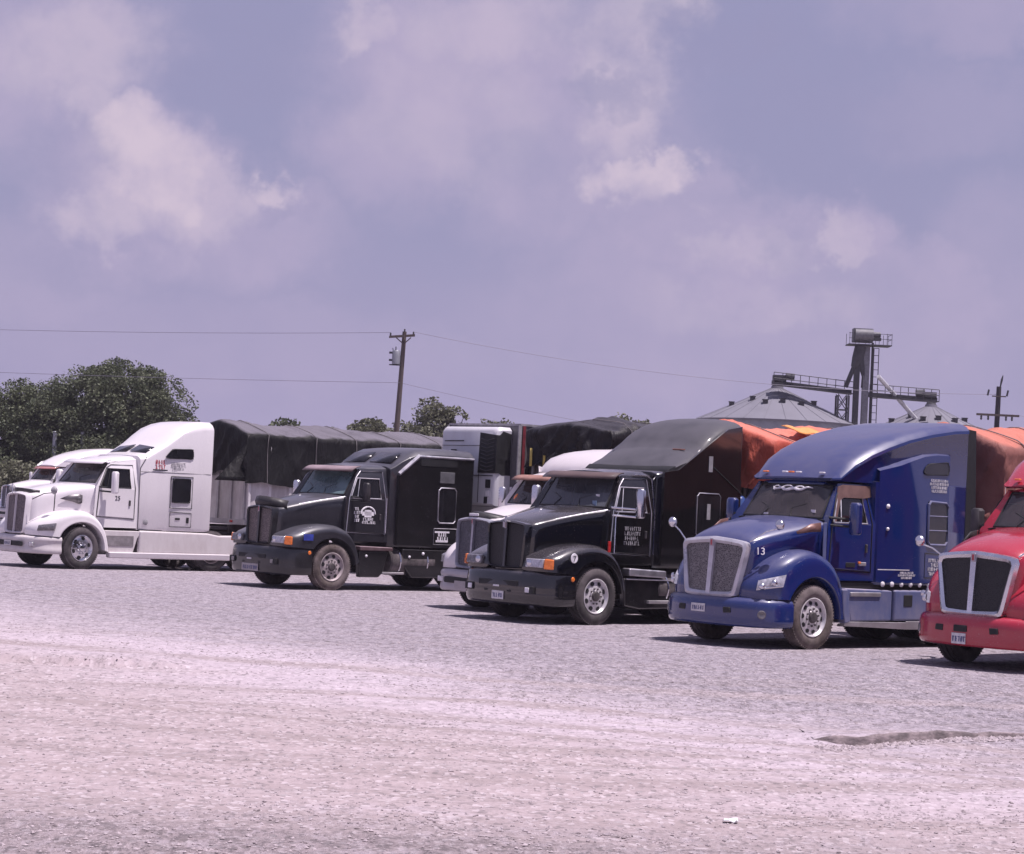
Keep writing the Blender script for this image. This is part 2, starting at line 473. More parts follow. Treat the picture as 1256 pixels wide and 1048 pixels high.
# ------------------------------------------------------------------ truck pieces (x forward, y left, z up, origin under the front axle)
def half_ring(x, half):
    """half: [(y,z)] from top centre down the left side"""
    left = [(x, y, z) for y, z in half]
    right = [(x, -y, z) for y, z in half if y > 1e-4]
    return right[::-1]+left


def hood_half(zc, zs, ys, zb, yb):
    d = zc-zs
    return [(0, zc), (.35*ys, zc-.06*d), (.62*ys, zc-.22*d), (.82*ys, zc-.52*d), (.94*ys, zc-.85*d), (ys, zs-.05), (ys*.5+yb*.5+.01, (zs+zb)/2), (yb, zb)]


def hood(parent, stations, mat, name='hood', bevel=.0):
    m = MB(); rows = []
    for x, zc, zs, ys, zb, yb in stations: rows.append(half_ring(x, hood_half(zc, zs, ys, zb, yb)))
    m.grid(rows)
    m.add(rows[0], [tuple(range(len(rows[0])))])
    return m.build(name, mat, parent, smooth=40, sub=1)


def resample(pts, n):
    L = [0]
    for a, b in zip(pts, pts[1:]): L.append(L[-1]+math.dist(a, b))
    out = []
    for k in range(n):
        d = L[-1]*k/(n-1); i = max(j for j in range(len(L)) if L[j] <= d+1e-9); i = min(i, len(pts)-2)
        f = (d-L[i])/max(1e-9, L[i+1]-L[i])
        out.append(tuple(pts[i][c]+(pts[i+1][c]-pts[i][c])*f for c in range(len(pts[0]))))
    return out


def smooth_line(pts, n):
    """Catmull-Rom through the points"""
    P = [pts[0]]+list(pts)+[pts[-1]]; o = []
    for i in range(1, len(P)-2):
        for k in range(10):
            t = k/10; a, b, c, d = P[i-1], P[i], P[i+1], P[i+2]
            o.append(tuple(.5*((2*b[q])+(-a[q]+c[q])*t+(2*a[q]-5*b[q]+4*c[q]-d[q])*t*t+(-a[q]+3*b[q]-3*c[q]+d[q])*t**3) for q in range(len(b))))
    o.append(tuple(pts[-1]))
    return resample(o, n)


def fender(parent, outer, side, mat, a0=28, a1=182, y_in=.55, y_out=1.22, nose=.30, nose_x=.55, sharp=.85, arch=.625, lip=.02):
    """outer: (x,z) outline from front-low to rear-low; wheel arch is a circle about the hub"""
    N = 26; out = smooth_line(outer, N); rows = []
    for k in range(N):
        a = R(a0+(a1-a0)*k/(N-1)); ix, iz = arch*math.cos(a), .52+arch*math.sin(a)*(.98)
        ox, oz = out[k]
        def P(f, y, dz=0):
            x = ix+(ox-ix)*f; z = iz+(oz-iz)*f+dz
            yy = y-(nose*(max(0, x-nose_x)/.7)**2 if y > y_in+.1 else 0)
            return (x, side*yy, z)
        rows.append([P(0, y_out-.42), P(0, y_out-.03), P(.10, y_out+lip), P(.22, y_out), P(.5, y_out+.004), P(sharp-.15, y_out-.012), P(sharp, y_out-.045), P(.96, y_out-.13),
                     P(1.0, y_out-.25), P(1.01, (y_in+y_out)/2-.06), P(1.0, y_in)])
    m = MB().grid(rows)
    return m.build('fender', mat, parent, smooth=45, sub=1)


def bumper(parent, outline, prof, mat, name='bumper', bevel=0.0):
    """outline: (x,y) along the left half from rear to centre; prof: (offset outwards, z)"""
    left = smooth_line(outline, 15)
    full = left+[(x, -y) for x, y in left[::-1][1:]]
    rows = []
    for i, (x, y) in enumerate(full):
        a = full[max(0, i-1)]; b = full[min(len(full)-1, i+1)]
        tx, ty = b[0]-a[0], b[1]-a[1]; l = math.hypot(tx, ty); nx, ny = -ty/l, tx/l
        if nx*x+ny*y*0.3 < 0: nx, ny = -nx, -ny
        if i < 3: nx, ny = 0, 1
        if i > len(full)-4: nx, ny = 0, -1
        rows.append([(x+nx*o, y+ny*o, z) for o, z in prof])
    return MB().grid(rows).build(name, mat, parent, smooth=38, sub=1)


def patch(name, tl, tr, bl, br, mat, parent, t=.03, bulge=.03, n=6, normal=(1, 0, 0), mats2=None):
    """a thick curved four-cornered lens"""
    tl, tr, bl, br, nv = map(Vector, (tl, tr, bl, br, normal)); nv.normalize(); rows = []
    for i in range(n+1):
        u = i/n; row = []
        for j in range(n+1):
            v = j/n
            p = (tl*(1-u)+tr*u)*(1-v)+(bl*(1-u)+br*u)*v
            row.append(tuple(p+nv*(t+bulge*(1-(2*u-1)**2)*(1-(2*v-1)**2))))
        rows.append(row)
    m = MB().grid(rows)
    base = [[tuple(Vector(p)-nv*(t+.03)) for p in r_] for r_ in (rows[0], rows[-1])]
    edge = rows[0]+[r_[-1] for r_ in rows[1:]]+rows[-1][::-1][1:]+[r_[0] for r_ in rows[::-1][1:-1]]
    m.grid([edge+[edge[0]], [tuple(Vector(p)-nv*(t+.03)) for p in edge+[edge[0]]]])
    return m.build(name, mat, parent, smooth=50)


def quad_plate(m, q, n, t, mi=0):
    """four points and a thickness along n"""
    n = Vector(n)*t
    m.hexa([tuple(p) for p in q], [tuple(Vector(p)+n) for p in q], mi)


WS_BASE = [(-.47, .88), (-.39, .66), (-.33, .33), (-.31, 0)]
WS_TOP = [(-.85, .80), (-.78, .60), (-.73, .30), (-.71, 0)]


def ws_curve(c, z): 
    l = [(x, y, z) for x, y in c]
    return l+[(x, -y, z) for x, y in c[::-1][1:]]


def lerp3(a, b, f): return tuple(a[i]+(b[i]-a[i])*f for i in range(3))


def cab(parent, mat, zb=1.05, ztop=2.76, roof=None, rear=-1.62, glassmat=None, trim=None, belt=2.07, wtop=2.52, inside=True, papers=False, halfw=1.06, sash=None, door_col=None, roofmat=None, door_handle=True):
    """hollow cab shell with open windows, then glass, doors, seats and wheel as parts"""
    glassmat = glassmat or glass
    roof = roof or [(-.80, ztop+.07), (-1.15, ztop+.12), (rear, ztop+.13)]
    m = MB()
    base = ws_curve(WS_BASE, 2.12); top = ws_curve(WS_TOP, ztop-.03)
    # scuttle below the glass and header above it
    low = [(x+.02, y*1.08, 1.5) for x, y, z in base]
    m.grid([low, base])
    n = len(base)
    for s in (1, -1):
        W = halfw
        def S(x, y, z): return (x, s*y, z)
        f0 = S(-.36, W, zb); f1 = S(-.40, W, belt); f2 = S(-.70, .93, wtop); f3 = S(-.84, .87, ztop)
        a0 = S(-.50, W, zb); a1 = S(-.52, W, belt); a2 = S(-.75, .935, wtop); a3 = S(-.88, .88, ztop)
        b0 = S(-1.40, W, zb); b1 = S(-1.40, W, belt); b2 = S(-1.38, .95, wtop); b3 = S(-1.38, .89, ztop)
        c0 = S(rear, W, zb); c1 = S(rear, W, belt); c2 = S(rear, .96, wtop); c3 = S(rear, .90, ztop+.02)
        for q in ((f0, a0, a1, f1), (a0, b0, b1, a1), (b0, c0, c1, b1), (f1, a1, a2, f2), (b1, c1, c2, b2), (f2, a2, a3, f3), (a2, b2, b3, a3), (b2, c2, c3, b3)):
            m.add(q, [(0, 1, 2, 3)])
        bl = base[0] if s > 0 else base[-1]; tl = top[0] if s > 0 else top[-1]; ll = low[0] if s > 0 else low[-1]
        m.add([f0, f1, bl, ll], [(0, 1, 2, 3)]); m.add([f1, f2, lerp3(bl, tl, .72), bl], [(0, 1, 2, 3)])
        m.add([f2, f3, tl, lerp3(bl, tl, .72)], [(0, 1, 2, 3)])
    # roof
    rows = [top]
    for x, z in roof:
        rows.append([(x+(0.06*(1-abs(i-(n-1)/2)/((n-1)/2)) if x > -1.0 else 0), [.88, .66, .33, 0, -.33, -.66, -.88][i], z-[.10, .03, .008, 0, .008, .03, .10][i]) for i in range(n)])
    m.grid(rows)
    e = roof[-1]
    for s in (1, -1):
        m.add([(-.84, s*.87, ztop), (-.88, s*.88, ztop), (-1.38, s*.89, ztop), (rear, s*.90, ztop+.02), (rear, s*.88, e[1]-.10), (-1.15, s*.88, roof[1][1]-.10), (roof[0][0], s*.88, roof[0][1]-.10)], [tuple(range(7))])
    m.build('cab', mat, parent, smooth=40)
    if roofmat:
        pass
    # windshield with a rubber surround and a centre strip
    g = MB(); rows = [[lerp3(b, t, f) for b, t in zip(base, top)] for f in (.03, .25, .5, .75, .97)]
    rows = [[(p[0]+.008, p[1]*.975, p[2]) for p in r_] for r_ in rows]
    g.grid(rows)
    wsh = g.build('windshield', glassmat, parent, smooth=60)
    sm = MB()
    for loop in (rows[0], rows[-1], [r_[0] for r_ in rows], [r_[-1] for r_ in rows]): sm.tube(loop, .016, 6)
    for k in (1, -1):    # wipers
        sm.tube([(rows[0][3+k][0]+.03, rows[0][3+k][1], 2.14), lerp3(rows[0][3+k], rows[-1][3], .25), lerp3(rows[0][3+2*k], rows[-1][3+k], .42)], .009, 5)
    sm.build('windshield_seal', gasket, wsh)
    # doors
    for s in (1, -1):
        W = halfw+.002
        dm = MB()
        poly = [(-.46, 1.32), (-1.50, 1.28), (-1.50, belt-.01), (-.50, belt-.01)]
        dm.prism(poly, s*(W-.01), s*(W+.014))
        d = dm.build('door', door_col or mat, parent, bevel=.012)
        fr = MB()
        fo = [(-.44, W-.005, 1.30), (-.49, W, belt), (-.72, .945, wtop+.02), (-.86, .905, ztop-.06), (-1.48, .915, ztop-.05), (-1.525, W, belt), (-1.525, W-.002, 1.26), (-.44, W-.002, 1.30)]
        fr.tube([(x, s*(y+.006), z) for x, y, z in fo], .010, 6)
        fr.build('door_frame', trim or gasket, d)
        hd = MB(); hd.box((-1.37, s*(W+.024), 1.66), (.05, .03, .14)).box((-1.37, s*(W+.034), 1.70), (.03, .03, .04))
        hd.build('handle', gasket if not door_handle else black_plastic, d, bevel=.008)
        gw = MB()
        q = [(-.53, s*(W-.014), belt), (-1.40, s*(W-.014), belt), (-1.38, s*.937, wtop), (-.755, s*.922, wtop)]
        gw.add(q, [(0, 1, 2, 3)])
        wn = gw.build('side_window', dark_glass, d)
        sh = MB(); loop = [Vector(p)+Vector((0, s*.016, 0)) for p in q]
        sh.tube(loop+[loop[0]], .016, 6)
        sh.tube([lerp3(loop[0], loop[1], .22), lerp3(loop[3], loop[2], .14)], .010, 5)
        sh.build('window_frame', sash or gasket, d)
    # inside
    if inside:
        i = MB()
        i.box((-.62, 0, 1.98), (.42, 1.78, .14), 0).box((-1.75, 0, 1.9), (.03, 2.0, 1.6), 0).box((-.95, 0, 1.12), (1.25, 2.0, .06), 0)
        for s in (1, -1):
            i.box((-1.22, s*.48, 1.62), (.50, .52, .14), 0)
            i.box((-1.48, s*.48, 2.02), (.14, .48, .75), 2 if s > 0 else 0).box((-1.50, s*.48, 2.46), (.09, .26, .17), 0)
        i.lathe_z([(.235, -.015), (.25, 0), (.235, .015), (.22, 0), (.235, -.015)], 24, 0, (-.78, .48, 2.03))
        i.box((-.70, -.15, 2.06), (.06, .28, .10), 0)
        if papers:
            for k in range(5): i.box((-.50-.03*k, -.45+.25*k, 2.10+.02*(k % 2)), (.14, .20, .05), 1)
            i.box((-.80, 0.05, 2.30), (.02, 1.0, .26), 1)
        else:
            i.box((-.50, -.45, 2.065), (.20, .34, .02), 1).box((-.48, .25, 2.07), (.16, .22, .03), 1)
        i.build('cabin_interior', [cabin_m, cabin_l, simple('seat_grey', (.11, .105, .12), .85)], parent)
    return wsh


def wsx(y, z, ztop=2.72):
    def at(c, y):
        y = min(abs(y), c[0][1])
        for (xa, ya), (xb, yb) in zip(c, c[1:]):
            if yb <= y <= ya: return xa+(xb-xa)*(ya-y)/(ya-yb)
        return c[-1][0]
    f = (z-2.12)/(ztop-.03-2.12)
    return at(WS_BASE, y)+(at(WS_TOP, y)-at(WS_BASE, y))*f+.016


def sticker(parent, x, y, z, w, h, mat, name='sticker'):
    x = wsx(y, z)
    m = MB(); m.box((x, y, z), (.012, w, h)); return m.build(name, mat, parent)


def visor(parent, mat, z=2.70, drop=.10, out=.30, half=.92, name='sun_visor'):
    m = MB(); rows = []
    ys = [half, .68, .35, 0, -.35, -.68, -half]
    for f in (0, .33, .66, 1):
        row = []
        for y in ys:
            c = 1-(y/half)**2
            row.append((-.86+.16*c+out*f*(.75+.25*c), y*(1+.02*f), z+.09-drop*f*f*1.0))
        rows.append(row)
    m.grid(rows)
    return m.build(name, mat, parent, smooth=50, solid=.018)


def roof_lights(parent, xs, zs, ys=(-.62, -.18, 0, .18, .62), mat=None, halfx=.0):
    for y in ys:
        m = MB(); rings = []
        for k, (dx, s) in enumerate(((0, 1), (.035, .85), (.055, .4))):
            rings.append([(xs+dx-halfx*abs(y), y+.055*s*math.cos(q), zs+.022*s*math.sin(q)) for q in [2*math.pi*i/10 for i in range(10)]])
        m.ring_loft(rings)
        m.build('marker_light', mat or amber, parent, smooth=60)


def sleeper(parent, stations, mat, zb=1.02, name='sleeper', rear_inset=.06, chamfer=.0):
    """stations (x, ztop, zshoulder, halfwidth, crown halfwidth)"""
    rows = []
    for x, zt, zs, hw, cw in stations:
        half = [(0, zt), (cw*.55, zt-.006), (cw, zt-.02), (cw+(hw-cw)*.55, zt-.02-(zt-zs)*.30), (hw-.015, zs+.02), (hw, zs-.06), (hw, (zs+zb)/2), (hw, zb+.08), (hw-.03, zb)]
        rows.append(half_ring(x, half))
    m = MB().grid(rows)
    for r_ in (rows[0], rows[-1]): m.add(r_, [tuple(range(len(r_)))])
    return m.build(name, mat, parent, smooth=32, bevel=.015)


def side_window(parent, pts, y, name='sleeper_window', frame=None, fw=.03, s=1, gl=None, rails=0):
    """framed pane on the flank: pts (x,z)"""
    cx = sum(p[0] for p in pts)/len(pts); cz = sum(p[1] for p in pts)/len(pts)
    m = MB(); m.prism(pts, s*(y-.01), s*(y+.010))
    w = m.build(name, gl or simple('flank_glass', (.012, .012, .015), .12, 0, .3, 3, .03, coat=.5), parent)
    f = MB(); lp = []
    n = len(pts)
    for i, p in enumerate(pts):
        a, b = pts[i-1], pts[(i+1) % n]
        for q, t in ((a, .22), (b, .22)):
            d = math.dist(p, q); tt = min(.45, .06/d)
            lp.append((p[0]+(q[0]-p[0])*tt, s*(y+.010), p[1]+(q[1]-p[1])*tt))
    f.tube(lp+[lp[0]], fw/2, 6)
    for k in range(rails):
        z = min(p[1] for p in pts)+(max(p[1] for p in pts)-min(p[1] for p in pts))*(k+1)/(rails+1)
        f.tube([(pts[0][0], s*(y+.012), z), (pts[1][0], s*(y+.012), z)], .010, 5)
    f.build('window_frame', frame or gasket, w)
    return w


def skirt(parent, poly, mat, y=1.17, t=.10, name='side_skirt', bevel=.025):
    for s in (1, -1):
        m = MB(); m.prism(poly, s*y, s*(y-t)); m.build(name, mat, parent, bevel=bevel)


def strip(parent, pts, r, mat, name, n=8):
    return MB().tube(pts, r, n).build(name, mat, parent, smooth=50)


def mirror(parent, s, mat, x=-.76, y=1.38, z0=1.90, z1=2.42, w=.22, d=.14, arm=((-.48, 1.05, 2.14), (-.48, 1.05, 1.95)), armmat=None):
    m = MB(); rings = []
    for z, f in ((z0, .75), (z0+.03, .97), ((z0+z1)/2, 1.0), (z1-.04, .97), (z1, .7)):
        rings.append([(x+d*f*dx, s*(y+w*.5*f*dy), z) for dx, dy in ((-.42, -1), (-.42, 1), (.12, 1), (.42, .72), (.55, .2), (.55, -.2), (.42, -.72), (.12, -1))])
    m.ring_loft(rings)
    o = m.build('mirror', mat, parent, smooth=50, bevel=.012)
    g = MB(); g.box((x-d*.42-.004, s*y, (z0+z1)/2), (.006, w*.86, (z1-z0)*.88)); g.build('mirror_glass', chrome, o)
    a = MB()
    for ax, ay, az in arm: a.tube([(ax, s*(ay-.02), az), (x-.01, s*(y-w*.30), az-.02)], .022, 7)
    a.build('mirror_arm', armmat or gasket, o)
    return o


def hood_mirror(parent, s, ball, feet, mat=None, r=.085, shape='ball', name='hood_mirror'):
    m = MB(); x, y, z = ball
    prof = [(0.001, -r*.6), (r*.6, -r*.5), (r*.95, -r*.15), (r, .02), (r*.75, r*.55), (r*.35, r*.85), (0.001, r*.95)]
    rings = [[(x+w, s*y+q*math.cos(a), z+q*math.sin(a)) for a in [2*math.pi*k/16 for k in range(16)]] for q, w in prof]
    m.grid(rings, 0, True)
    o = m.build(name, mat or chrome, parent, smooth=60)
    a = MB()
    for f in feet: a.tube([(x-.02, s*y, z-r*.5), ((x+f[0])/2, s*((y+f[1])/2+.02), (z+f[2])/2+.03), (f[0], s*f[1], f[2])], .013, 6)
    a.build('stalk', gasket if mat else chrome, o)


def grille(parent, x, top, bot, ztop, zbot, peak, frame, mesh, vee=.06, bar=.055, rake=.06, side=.07, corner=.10, depth=.10, emblem=True):
    """top,bot: half widths of the surround"""
    def X(y, z): return x+rake*(ztop-z)/(ztop-zbot)-vee*(abs(y)/top)**1.5*1.0+vee*0
    def outl(hw_t, hw_b, zt, zb_, pk, c):
        l = [(0, zt+pk), (hw_t*.5, zt+pk*.55), (hw_t-c, zt), (hw_t-c*.3, zt-c*.25), (hw_t, zt-c)]
        l += [(hw_b+(hw_t-hw_b)*f, zb_+c+(zt-c-zb_-c)*f) for f in (.75, .5, .25)]
        l += [(hw_b, zb_+c), (hw_b-c*.3, zb_+c*.25), (hw_b-c, zb_), (hw_b*.4, zb_-.01), (0, zb_-.015)]
        return l
    o = outl(top, bot, ztop, zbot, peak, corner); i = outl(top-side, bot-side, ztop-side, zbot+side, peak*.7, corner*.7)
    m = MB()
    for s in (1, -1):
        oo = [(X(y, z), s*y, z) for y, z in o]; ii = [(X(y, z)-.012, s*y, z) for y, z in i]; mid = [(X(a[0]*.5+b[0]*.5, (a[1]+b[1])/2)+.028, s*(a[0]+b[0])/2, (a[1]+b[1])/2) for a, b in zip(o, i)]
        back = [(p[0]-depth, p[1]*1.01, p[2]) for p in oo]; iback = [(p[0]-.05, p[1], p[2]) for p in ii]
        m.grid([back, oo, mid, ii, iback])
    m.hexa([(X(0, zbot)+.01, -bar/2, zbot+.02), (X(0, zbot)+.01, bar/2, zbot+.02), (X(0, ztop)+.01, bar/2*1.2, ztop+peak-.03), (X(0, ztop)+.01, -bar/2*1.2, ztop+peak-.03)],
           [(X(0, zbot)-.06, -bar/2, zbot+.02), (X(0, zbot)-.06, bar/2, zbot+.02), (X(0, ztop)-.06, bar/2*1.2, ztop+peak-.03), (X(0, ztop)-.06, -bar/2*1.2, ztop+peak-.03)])
    g = m.build('grille', frame, parent, smooth=38)
    for s in (1, -1):
        q = MB(); pts = [(X(y, z)-.035, s*max(y, bar*.45), z) for y, z in i]
        q.add(pts, [tuple(range(len(pts)))])
        q.build('grille_mesh', mesh, g, smooth=0)
    if emblem:
        e = MB(); e.box((X(0, ztop)+.022, 0, ztop-.04), (.02, bar*.85, .13), 0).box((X(0, ztop)+.03, 0, ztop-.04), (.012, bar*.5, .09), 1)
        e.build('emblem', [dull_chrome, letter_r], g, bevel=.008)
    return g


def number_plate(parent, x, y, z, w=.32, h=.16, rows=1, tilt=0, seed=1, mat=None):
    m = MB(); m.box((x, y, z), (.012, w, h)); o = m.build('number_plate', mat or plate_m, parent, bevel=.004)
    k = MB(); strokes(k, front_matrix(x+.007, y-w*.42, z-h*.28, 1), w*.84, h*.56, rows, seed, 0, .9)
    k.build('plate_characters', plate_ink, o, smooth=0)


def chassis(parent, rim, drive=(-3.95, -5.25), tank=True, tankmat=None, tank_x=(-1.7, -3.0), deck=True):
    m = MB()
    for s in (1, -1): m.box((-2.6, s*.43, .88), (7.4, .09, .27))
    for x in (-.8, -2.0, -3.3, -4.6, -6.1): m.box((x, 0, .88), (.14, .80, .18))
    m.box((0, 0, .52), (.16, 1.75, .14))
    m.box((.15, 0, 1.15), (1.25, .80, .85)).box((.75, 0, 1.25), (.12, 1.0, .8))
    for x in drive: m.tube([(x, -1.0, .53), (x, -.25, .55), (x, 0, .58), (x, .25, .55), (x, 1.0, .53)], [.10, .11, .24, .11, .10], 10)
    m.box((-4.6, 0, 1.10), (.95, .95, .08))
    c = m.build('chassis', chassis_m, parent, bevel=.01)
    for x in drive:
        for s in (1, -1):
            wheel(parent, x, s*.985, s, 'drive', rim); wheel(parent, x, s*.665, s, 'drive', rim)
    for s in (1, -1):
        f = MB(); f.box((-6.1, s*.90, .55), (.02, .62, .75)); f.build('mud_flap', gasket, parent)
    if tank:
        for s in (1, -1):
            t = MB()
            rings = [[(x, s*.86+.31*q*math.cos(a), .66+.31*q*math.sin(a)) for a in [2*math.pi*k/24 for k in range(24)]] for x, q in ((tank_x[0], .9), (tank_x[0]-.03, 1), (tank_x[1]+.03, 1), (tank_x[1], .9))]
            t.ring_loft(rings)
            for x in (tank_x[0]-.25, tank_x[1]+.25): t.tube([(x, s*.86+.32*math.cos(a), .66+.32*math.sin(a)) for a in [2*math.pi*k/20 for k in range(21)]], .018, 5, 1)
            t.build('fuel_tank', [tankmat or dull_chrome, chrome], parent, smooth=40)


def marker_row(parent, xs, y, z, mat, sz=.035):
    for x in xs:
        m = MB(); m.lathe_y([(sz, -.005), (sz, .012), (sz*.6, .022), (.001, .026)], 12, 0, (x, y, z)); m.build('side_lamp', mat, parent, smooth=60)


def emblem_star(mb, M, r, mi=0):
    pts = [(r*(1 if k % 2 == 0 else .45)*math.sin(math.pi*k/5), r*(1 if k % 2 == 0 else .45)*math.cos(math.pi*k/5)) for k in range(10)]
    mb.add([tuple(M @ Vector((x, y, .003))) for x, y in pts], [tuple(range(10))], mi)


# ------------------------------------------------------------------ the trucks
ROW = 'semi trucks parked in a row'
FRONT = math.pi  # placeholder so that headings read clearly below


def truck(label, X, Y, th):
    """th: how far the nose swings from the camera towards the left"""
    # local +x (forward) -> world (-sin th, -cos th)
    return thing('semi_truck', label, 'truck', (X, Y, 0), math.atan2(-math.cos(th), -math.sin(th)), ROW)


AERO_FENDER = [(1.12, .80), (1.14, 1.0), (.98, 1.22), (.70, 1.44), (.30, 1.59), (-.05, 1.60), (-.42, 1.46), (-.66, 1.20), (-.80, .85), (-.86, .49)]
AERO_HOOD = [(1.14, 1.73, 1.62, .66, .78, .58), (.95, 1.86, 1.70, .72, .80, .60), (.60, 2.00, 1.79, .80, .90, .64), (.15, 2.09, 1.90, .90, 1.0, .7), (-.25, 2.14, 2.00, .97, 1.1, .9), (-.46, 2.16, 2.05, 1.0, 1.1, .98)]


def aero_truck(label, X, Y, th, paint_m, skirt_m, framem, meshm, mirrormats, full=True, banner=True):
    T = truck(label, X, Y, th)
    hood(T, AERO_HOOD, paint_m)
    for s in (1, -1):
        # raised hood shoulder vent
        fender(T, AERO_FENDER, s, paint_m, a0=27, a1=183, y_in=.56, y_out=1.20, nose=.34, nose_x=.50)
        v = MB(); rows = [[(.22, s*.93, 1.90), (.22, s*.955, 1.86)], [(-.05, s*1.0, 2.03), (-.05, s*1.025, 1.90)], [(-.26, s*1.03, 2.06), (-.26, s*1.045, 1.91)]]
        v.grid(rows); v.build('hood_vent', simple('vent_brown', (.16, .08, .07), .4, .2) if full else gasket, T, solid=.02)
        b = MB(); b.hexa([(-.30, s*1.055, 1.12), (-.37, s*1.055, 1.12), (-.37, s*1.055, 2.06), (-.30, s*1.04, 2.06)], [(-.30, s*1.075, 1.12), (-.37, s*1.075, 1.12), (-.37, s*1.075, 2.06), (-.30, s*1.06, 2.06)])
        b.build('cowl_panel', skirt_m, T, bevel=.008)
        hl = patch('headlight', (1.07, s*.90, 1.09), (.70, s*1.17, 1.20), (1.10, s*.89, .93), (.76, s*1.165, 1.00), clear_lens, T, t=.022, bulge=.03, normal=(.72, s*.68, .12))
        bz = MB()
        for bx, by, bz_ in ((1.04, .955, 1.00), (.90, 1.09, 1.06)):
            bz.lathe_y([(.001, .03), (.035, .022), (.050, 0), (.055, -.02)], 14, 0, (0, 0, 0))
            k_ = len(bz.v)-14*4
            a_ = R(43)
            for q_ in range(k_, len(bz.v)):
                x_, y_, z_ = bz.v[q_]; y_ += .045
                bz.v[q_] = (bx+x_*math.cos(a_)+y_*math.sin(a_), s*(by-x_*math.sin(a_)+y_*math.cos(a_)), bz_+z_)
        bz.tube([(1.085, s*.925, .955), (.98, s*1.03, .985), (.80, s*1.19, 1.02)], .014, 6)
        bz.build('lamp_insert', chrome, hl, smooth=60)
        # arch trim to the rear of the wheel
        mf = MB(); mf.prism([(-.66, .98), (-.80, .98), (-.90, .45), (-.76, .42), (-.70, .6)], s*1.215, s*1.06); mf.build('fender_tail', skirt_m, T, bevel=.02)
    for s in (1, -1):
        MB().tube([(-.33, s*1.03, 2.075), (-.34, s*1.045, 1.9), (-.34, s*1.05, 1.4)], .012, 5).build('hood_gap', gasket, T)
    MB().tube([(-.455, .95, 2.09), (-.44, .5, 2.15), (-.43, 0, 2.17), (-.44, -.5, 2.15), (-.455, -.95, 2.09)], .014, 5).build('cowl_gap', gasket, T)
    g = grille(T, 1.20, .70, .565, 1.70, .80, .06, framem, meshm, vee=.05, rake=.07, bar=.085, side=.08)
    bump = bumper(T, [(.52, 1.19), (.80, 1.18), (1.06, 1.06), (1.24, .78), (1.33, .40), (1.36, 0)],
                  [(-.28, .40), (-.06, .31), (.0, .37), (.012, .45), (.006, .57), (.012, .66), (-.005, .74), (-.05, .80), (-.26, .82)], paint_m)
    for s in (1, -1):
        q = MB(); q.hexa([(1.345, s*.42, .545), (1.345, s*.56, .555), (1.345, s*.55, .64), (1.345, s*.41, .64)], [(1.20, s*.42, .545), (1.20, s*.56, .555), (1.20, s*.55, .64), (1.20, s*.41, .64)])
        q.build('tow_opening', gasket, bump, bevel=.01)
        q = MB(); q.lathe_y([(.001, .0), (.055, .01), (.07, 0), (.07, -.05)], 14, 0, (0, 0, 0))
        fo = q.build('fog_lamp', lens_dim, bump); fo.location = (1.10, s*1.03, .55); fo.rotation_euler = (0, 0, R(-48) if s > 0 else R(228))
    wheel(T, 0, 1.045, 1, 'steel', steel_rim if full else dusty_rim, 10, .030, 0.0, tyremat=brown_rubber if full else None)
    wheel(T, 0, -1.045, -1, 'steel', steel_rim if full else dusty_rim, 10, .030, 0.0, tyremat=brown_rubber if full else None)
    brown = simple('window_surround', (.15, .085, .075), .45, 0, .2, 5)
    ws = cab(T, paint_m, zb=1.12, ztop=2.72, roof=[(-.80, 2.76), (-1.15, 2.80), (-1.62, 2.82)], rear=-1.62, trim=gasket, halfw=1.07, sash=dull_chrome, wtop=2.50, door_col=paint_m)
    if full:
        for s in (1,):
            f = MB(); poly = [(-.50, 2.06), (-.74, 2.50), (-.78, 2.66), (-.92, 2.70), (-1.60, 2.70), (-1.60, 2.52), (-1.40, 2.49), (-.90, 2.49), (-.82, 2.45), (-.60, 2.06)]
            ys = [1.065, .945, .925, .915, .93, .965, .965, .95, .955, 1.055]
            n = len(poly); f.add([(x, y+.01, z) for (x, z), y in zip(poly, ys)]+[(x, y-.012, z) for (x, z), y in zip(poly, ys)],
                                 [(0, 1, 8, 9), (1, 2, 3, 4, 5, 6, 7, 8), (n+9, n+8, n+1, n)]+[(i, (i+1) % n, n+(i+1) % n, n+i) for i in range(n)])
            f.build('window_surround', brown, T)
    # swept roof fairing that starts at the windshield
    st = []
    for x, zt, hw in ((-.70, 2.77, .86), (-.84, 2.91, .93), (-1.12, 3.13, .99), (-1.5, 3.32, 1.04), (-1.9, 3.47, 1.08), (-2.4, 3.62, 1.11), (-3.0, 3.75, 1.14), (-3.6, 3.84, 1.15), (-4.0, 3.87, 1.15)):
        st.append((x, zt+.04, zt-.07, hw, hw-.16))
    rows = []
    for x, zt, zs, hw, cw in st:
        zb = 2.755
        yb = .925+(hw-.945)*min(1, max(0, (-x-1.35)/.5)) if x < -1.35 else min(.925, hw-.02)
        ze = max(zb+.045, zs-.03)
        half = [(0, zt), (cw*.5, zt-.004), (cw*.86, zt-.010), (cw, zt-.03), (cw+(hw-cw)*.6, zt-.03-(zt-zs)*.32), (hw, ze), (hw+.004, max(zb+.03, ze-.05)), (hw*.4+yb*.6, max(zb+.015, ze-.075)), (yb, zb)]
        rows.append(half_ring(x, half))
    m = MB().grid(rows); m.add(rows[0], [tuple(range(len(rows[0])))]); m.add(rows[-1], [tuple(range(len(rows[0])))])
    rf = m.build('roof_fairing', paint_m, T, smooth=34)
    lm = MB()
    for y in (-.62, -.15, 0, .15, .62): 
        lm = MB(); lm.box((-.665-.1*abs(y), y, 2.885), (.06, .10, .028)); lm.build('marker_light', letter_w if y in (-.15, .15, .62) else amber, rf, bevel=.01)
    # sleeper box and its side bulge
    sl_ = MB(); rows = []
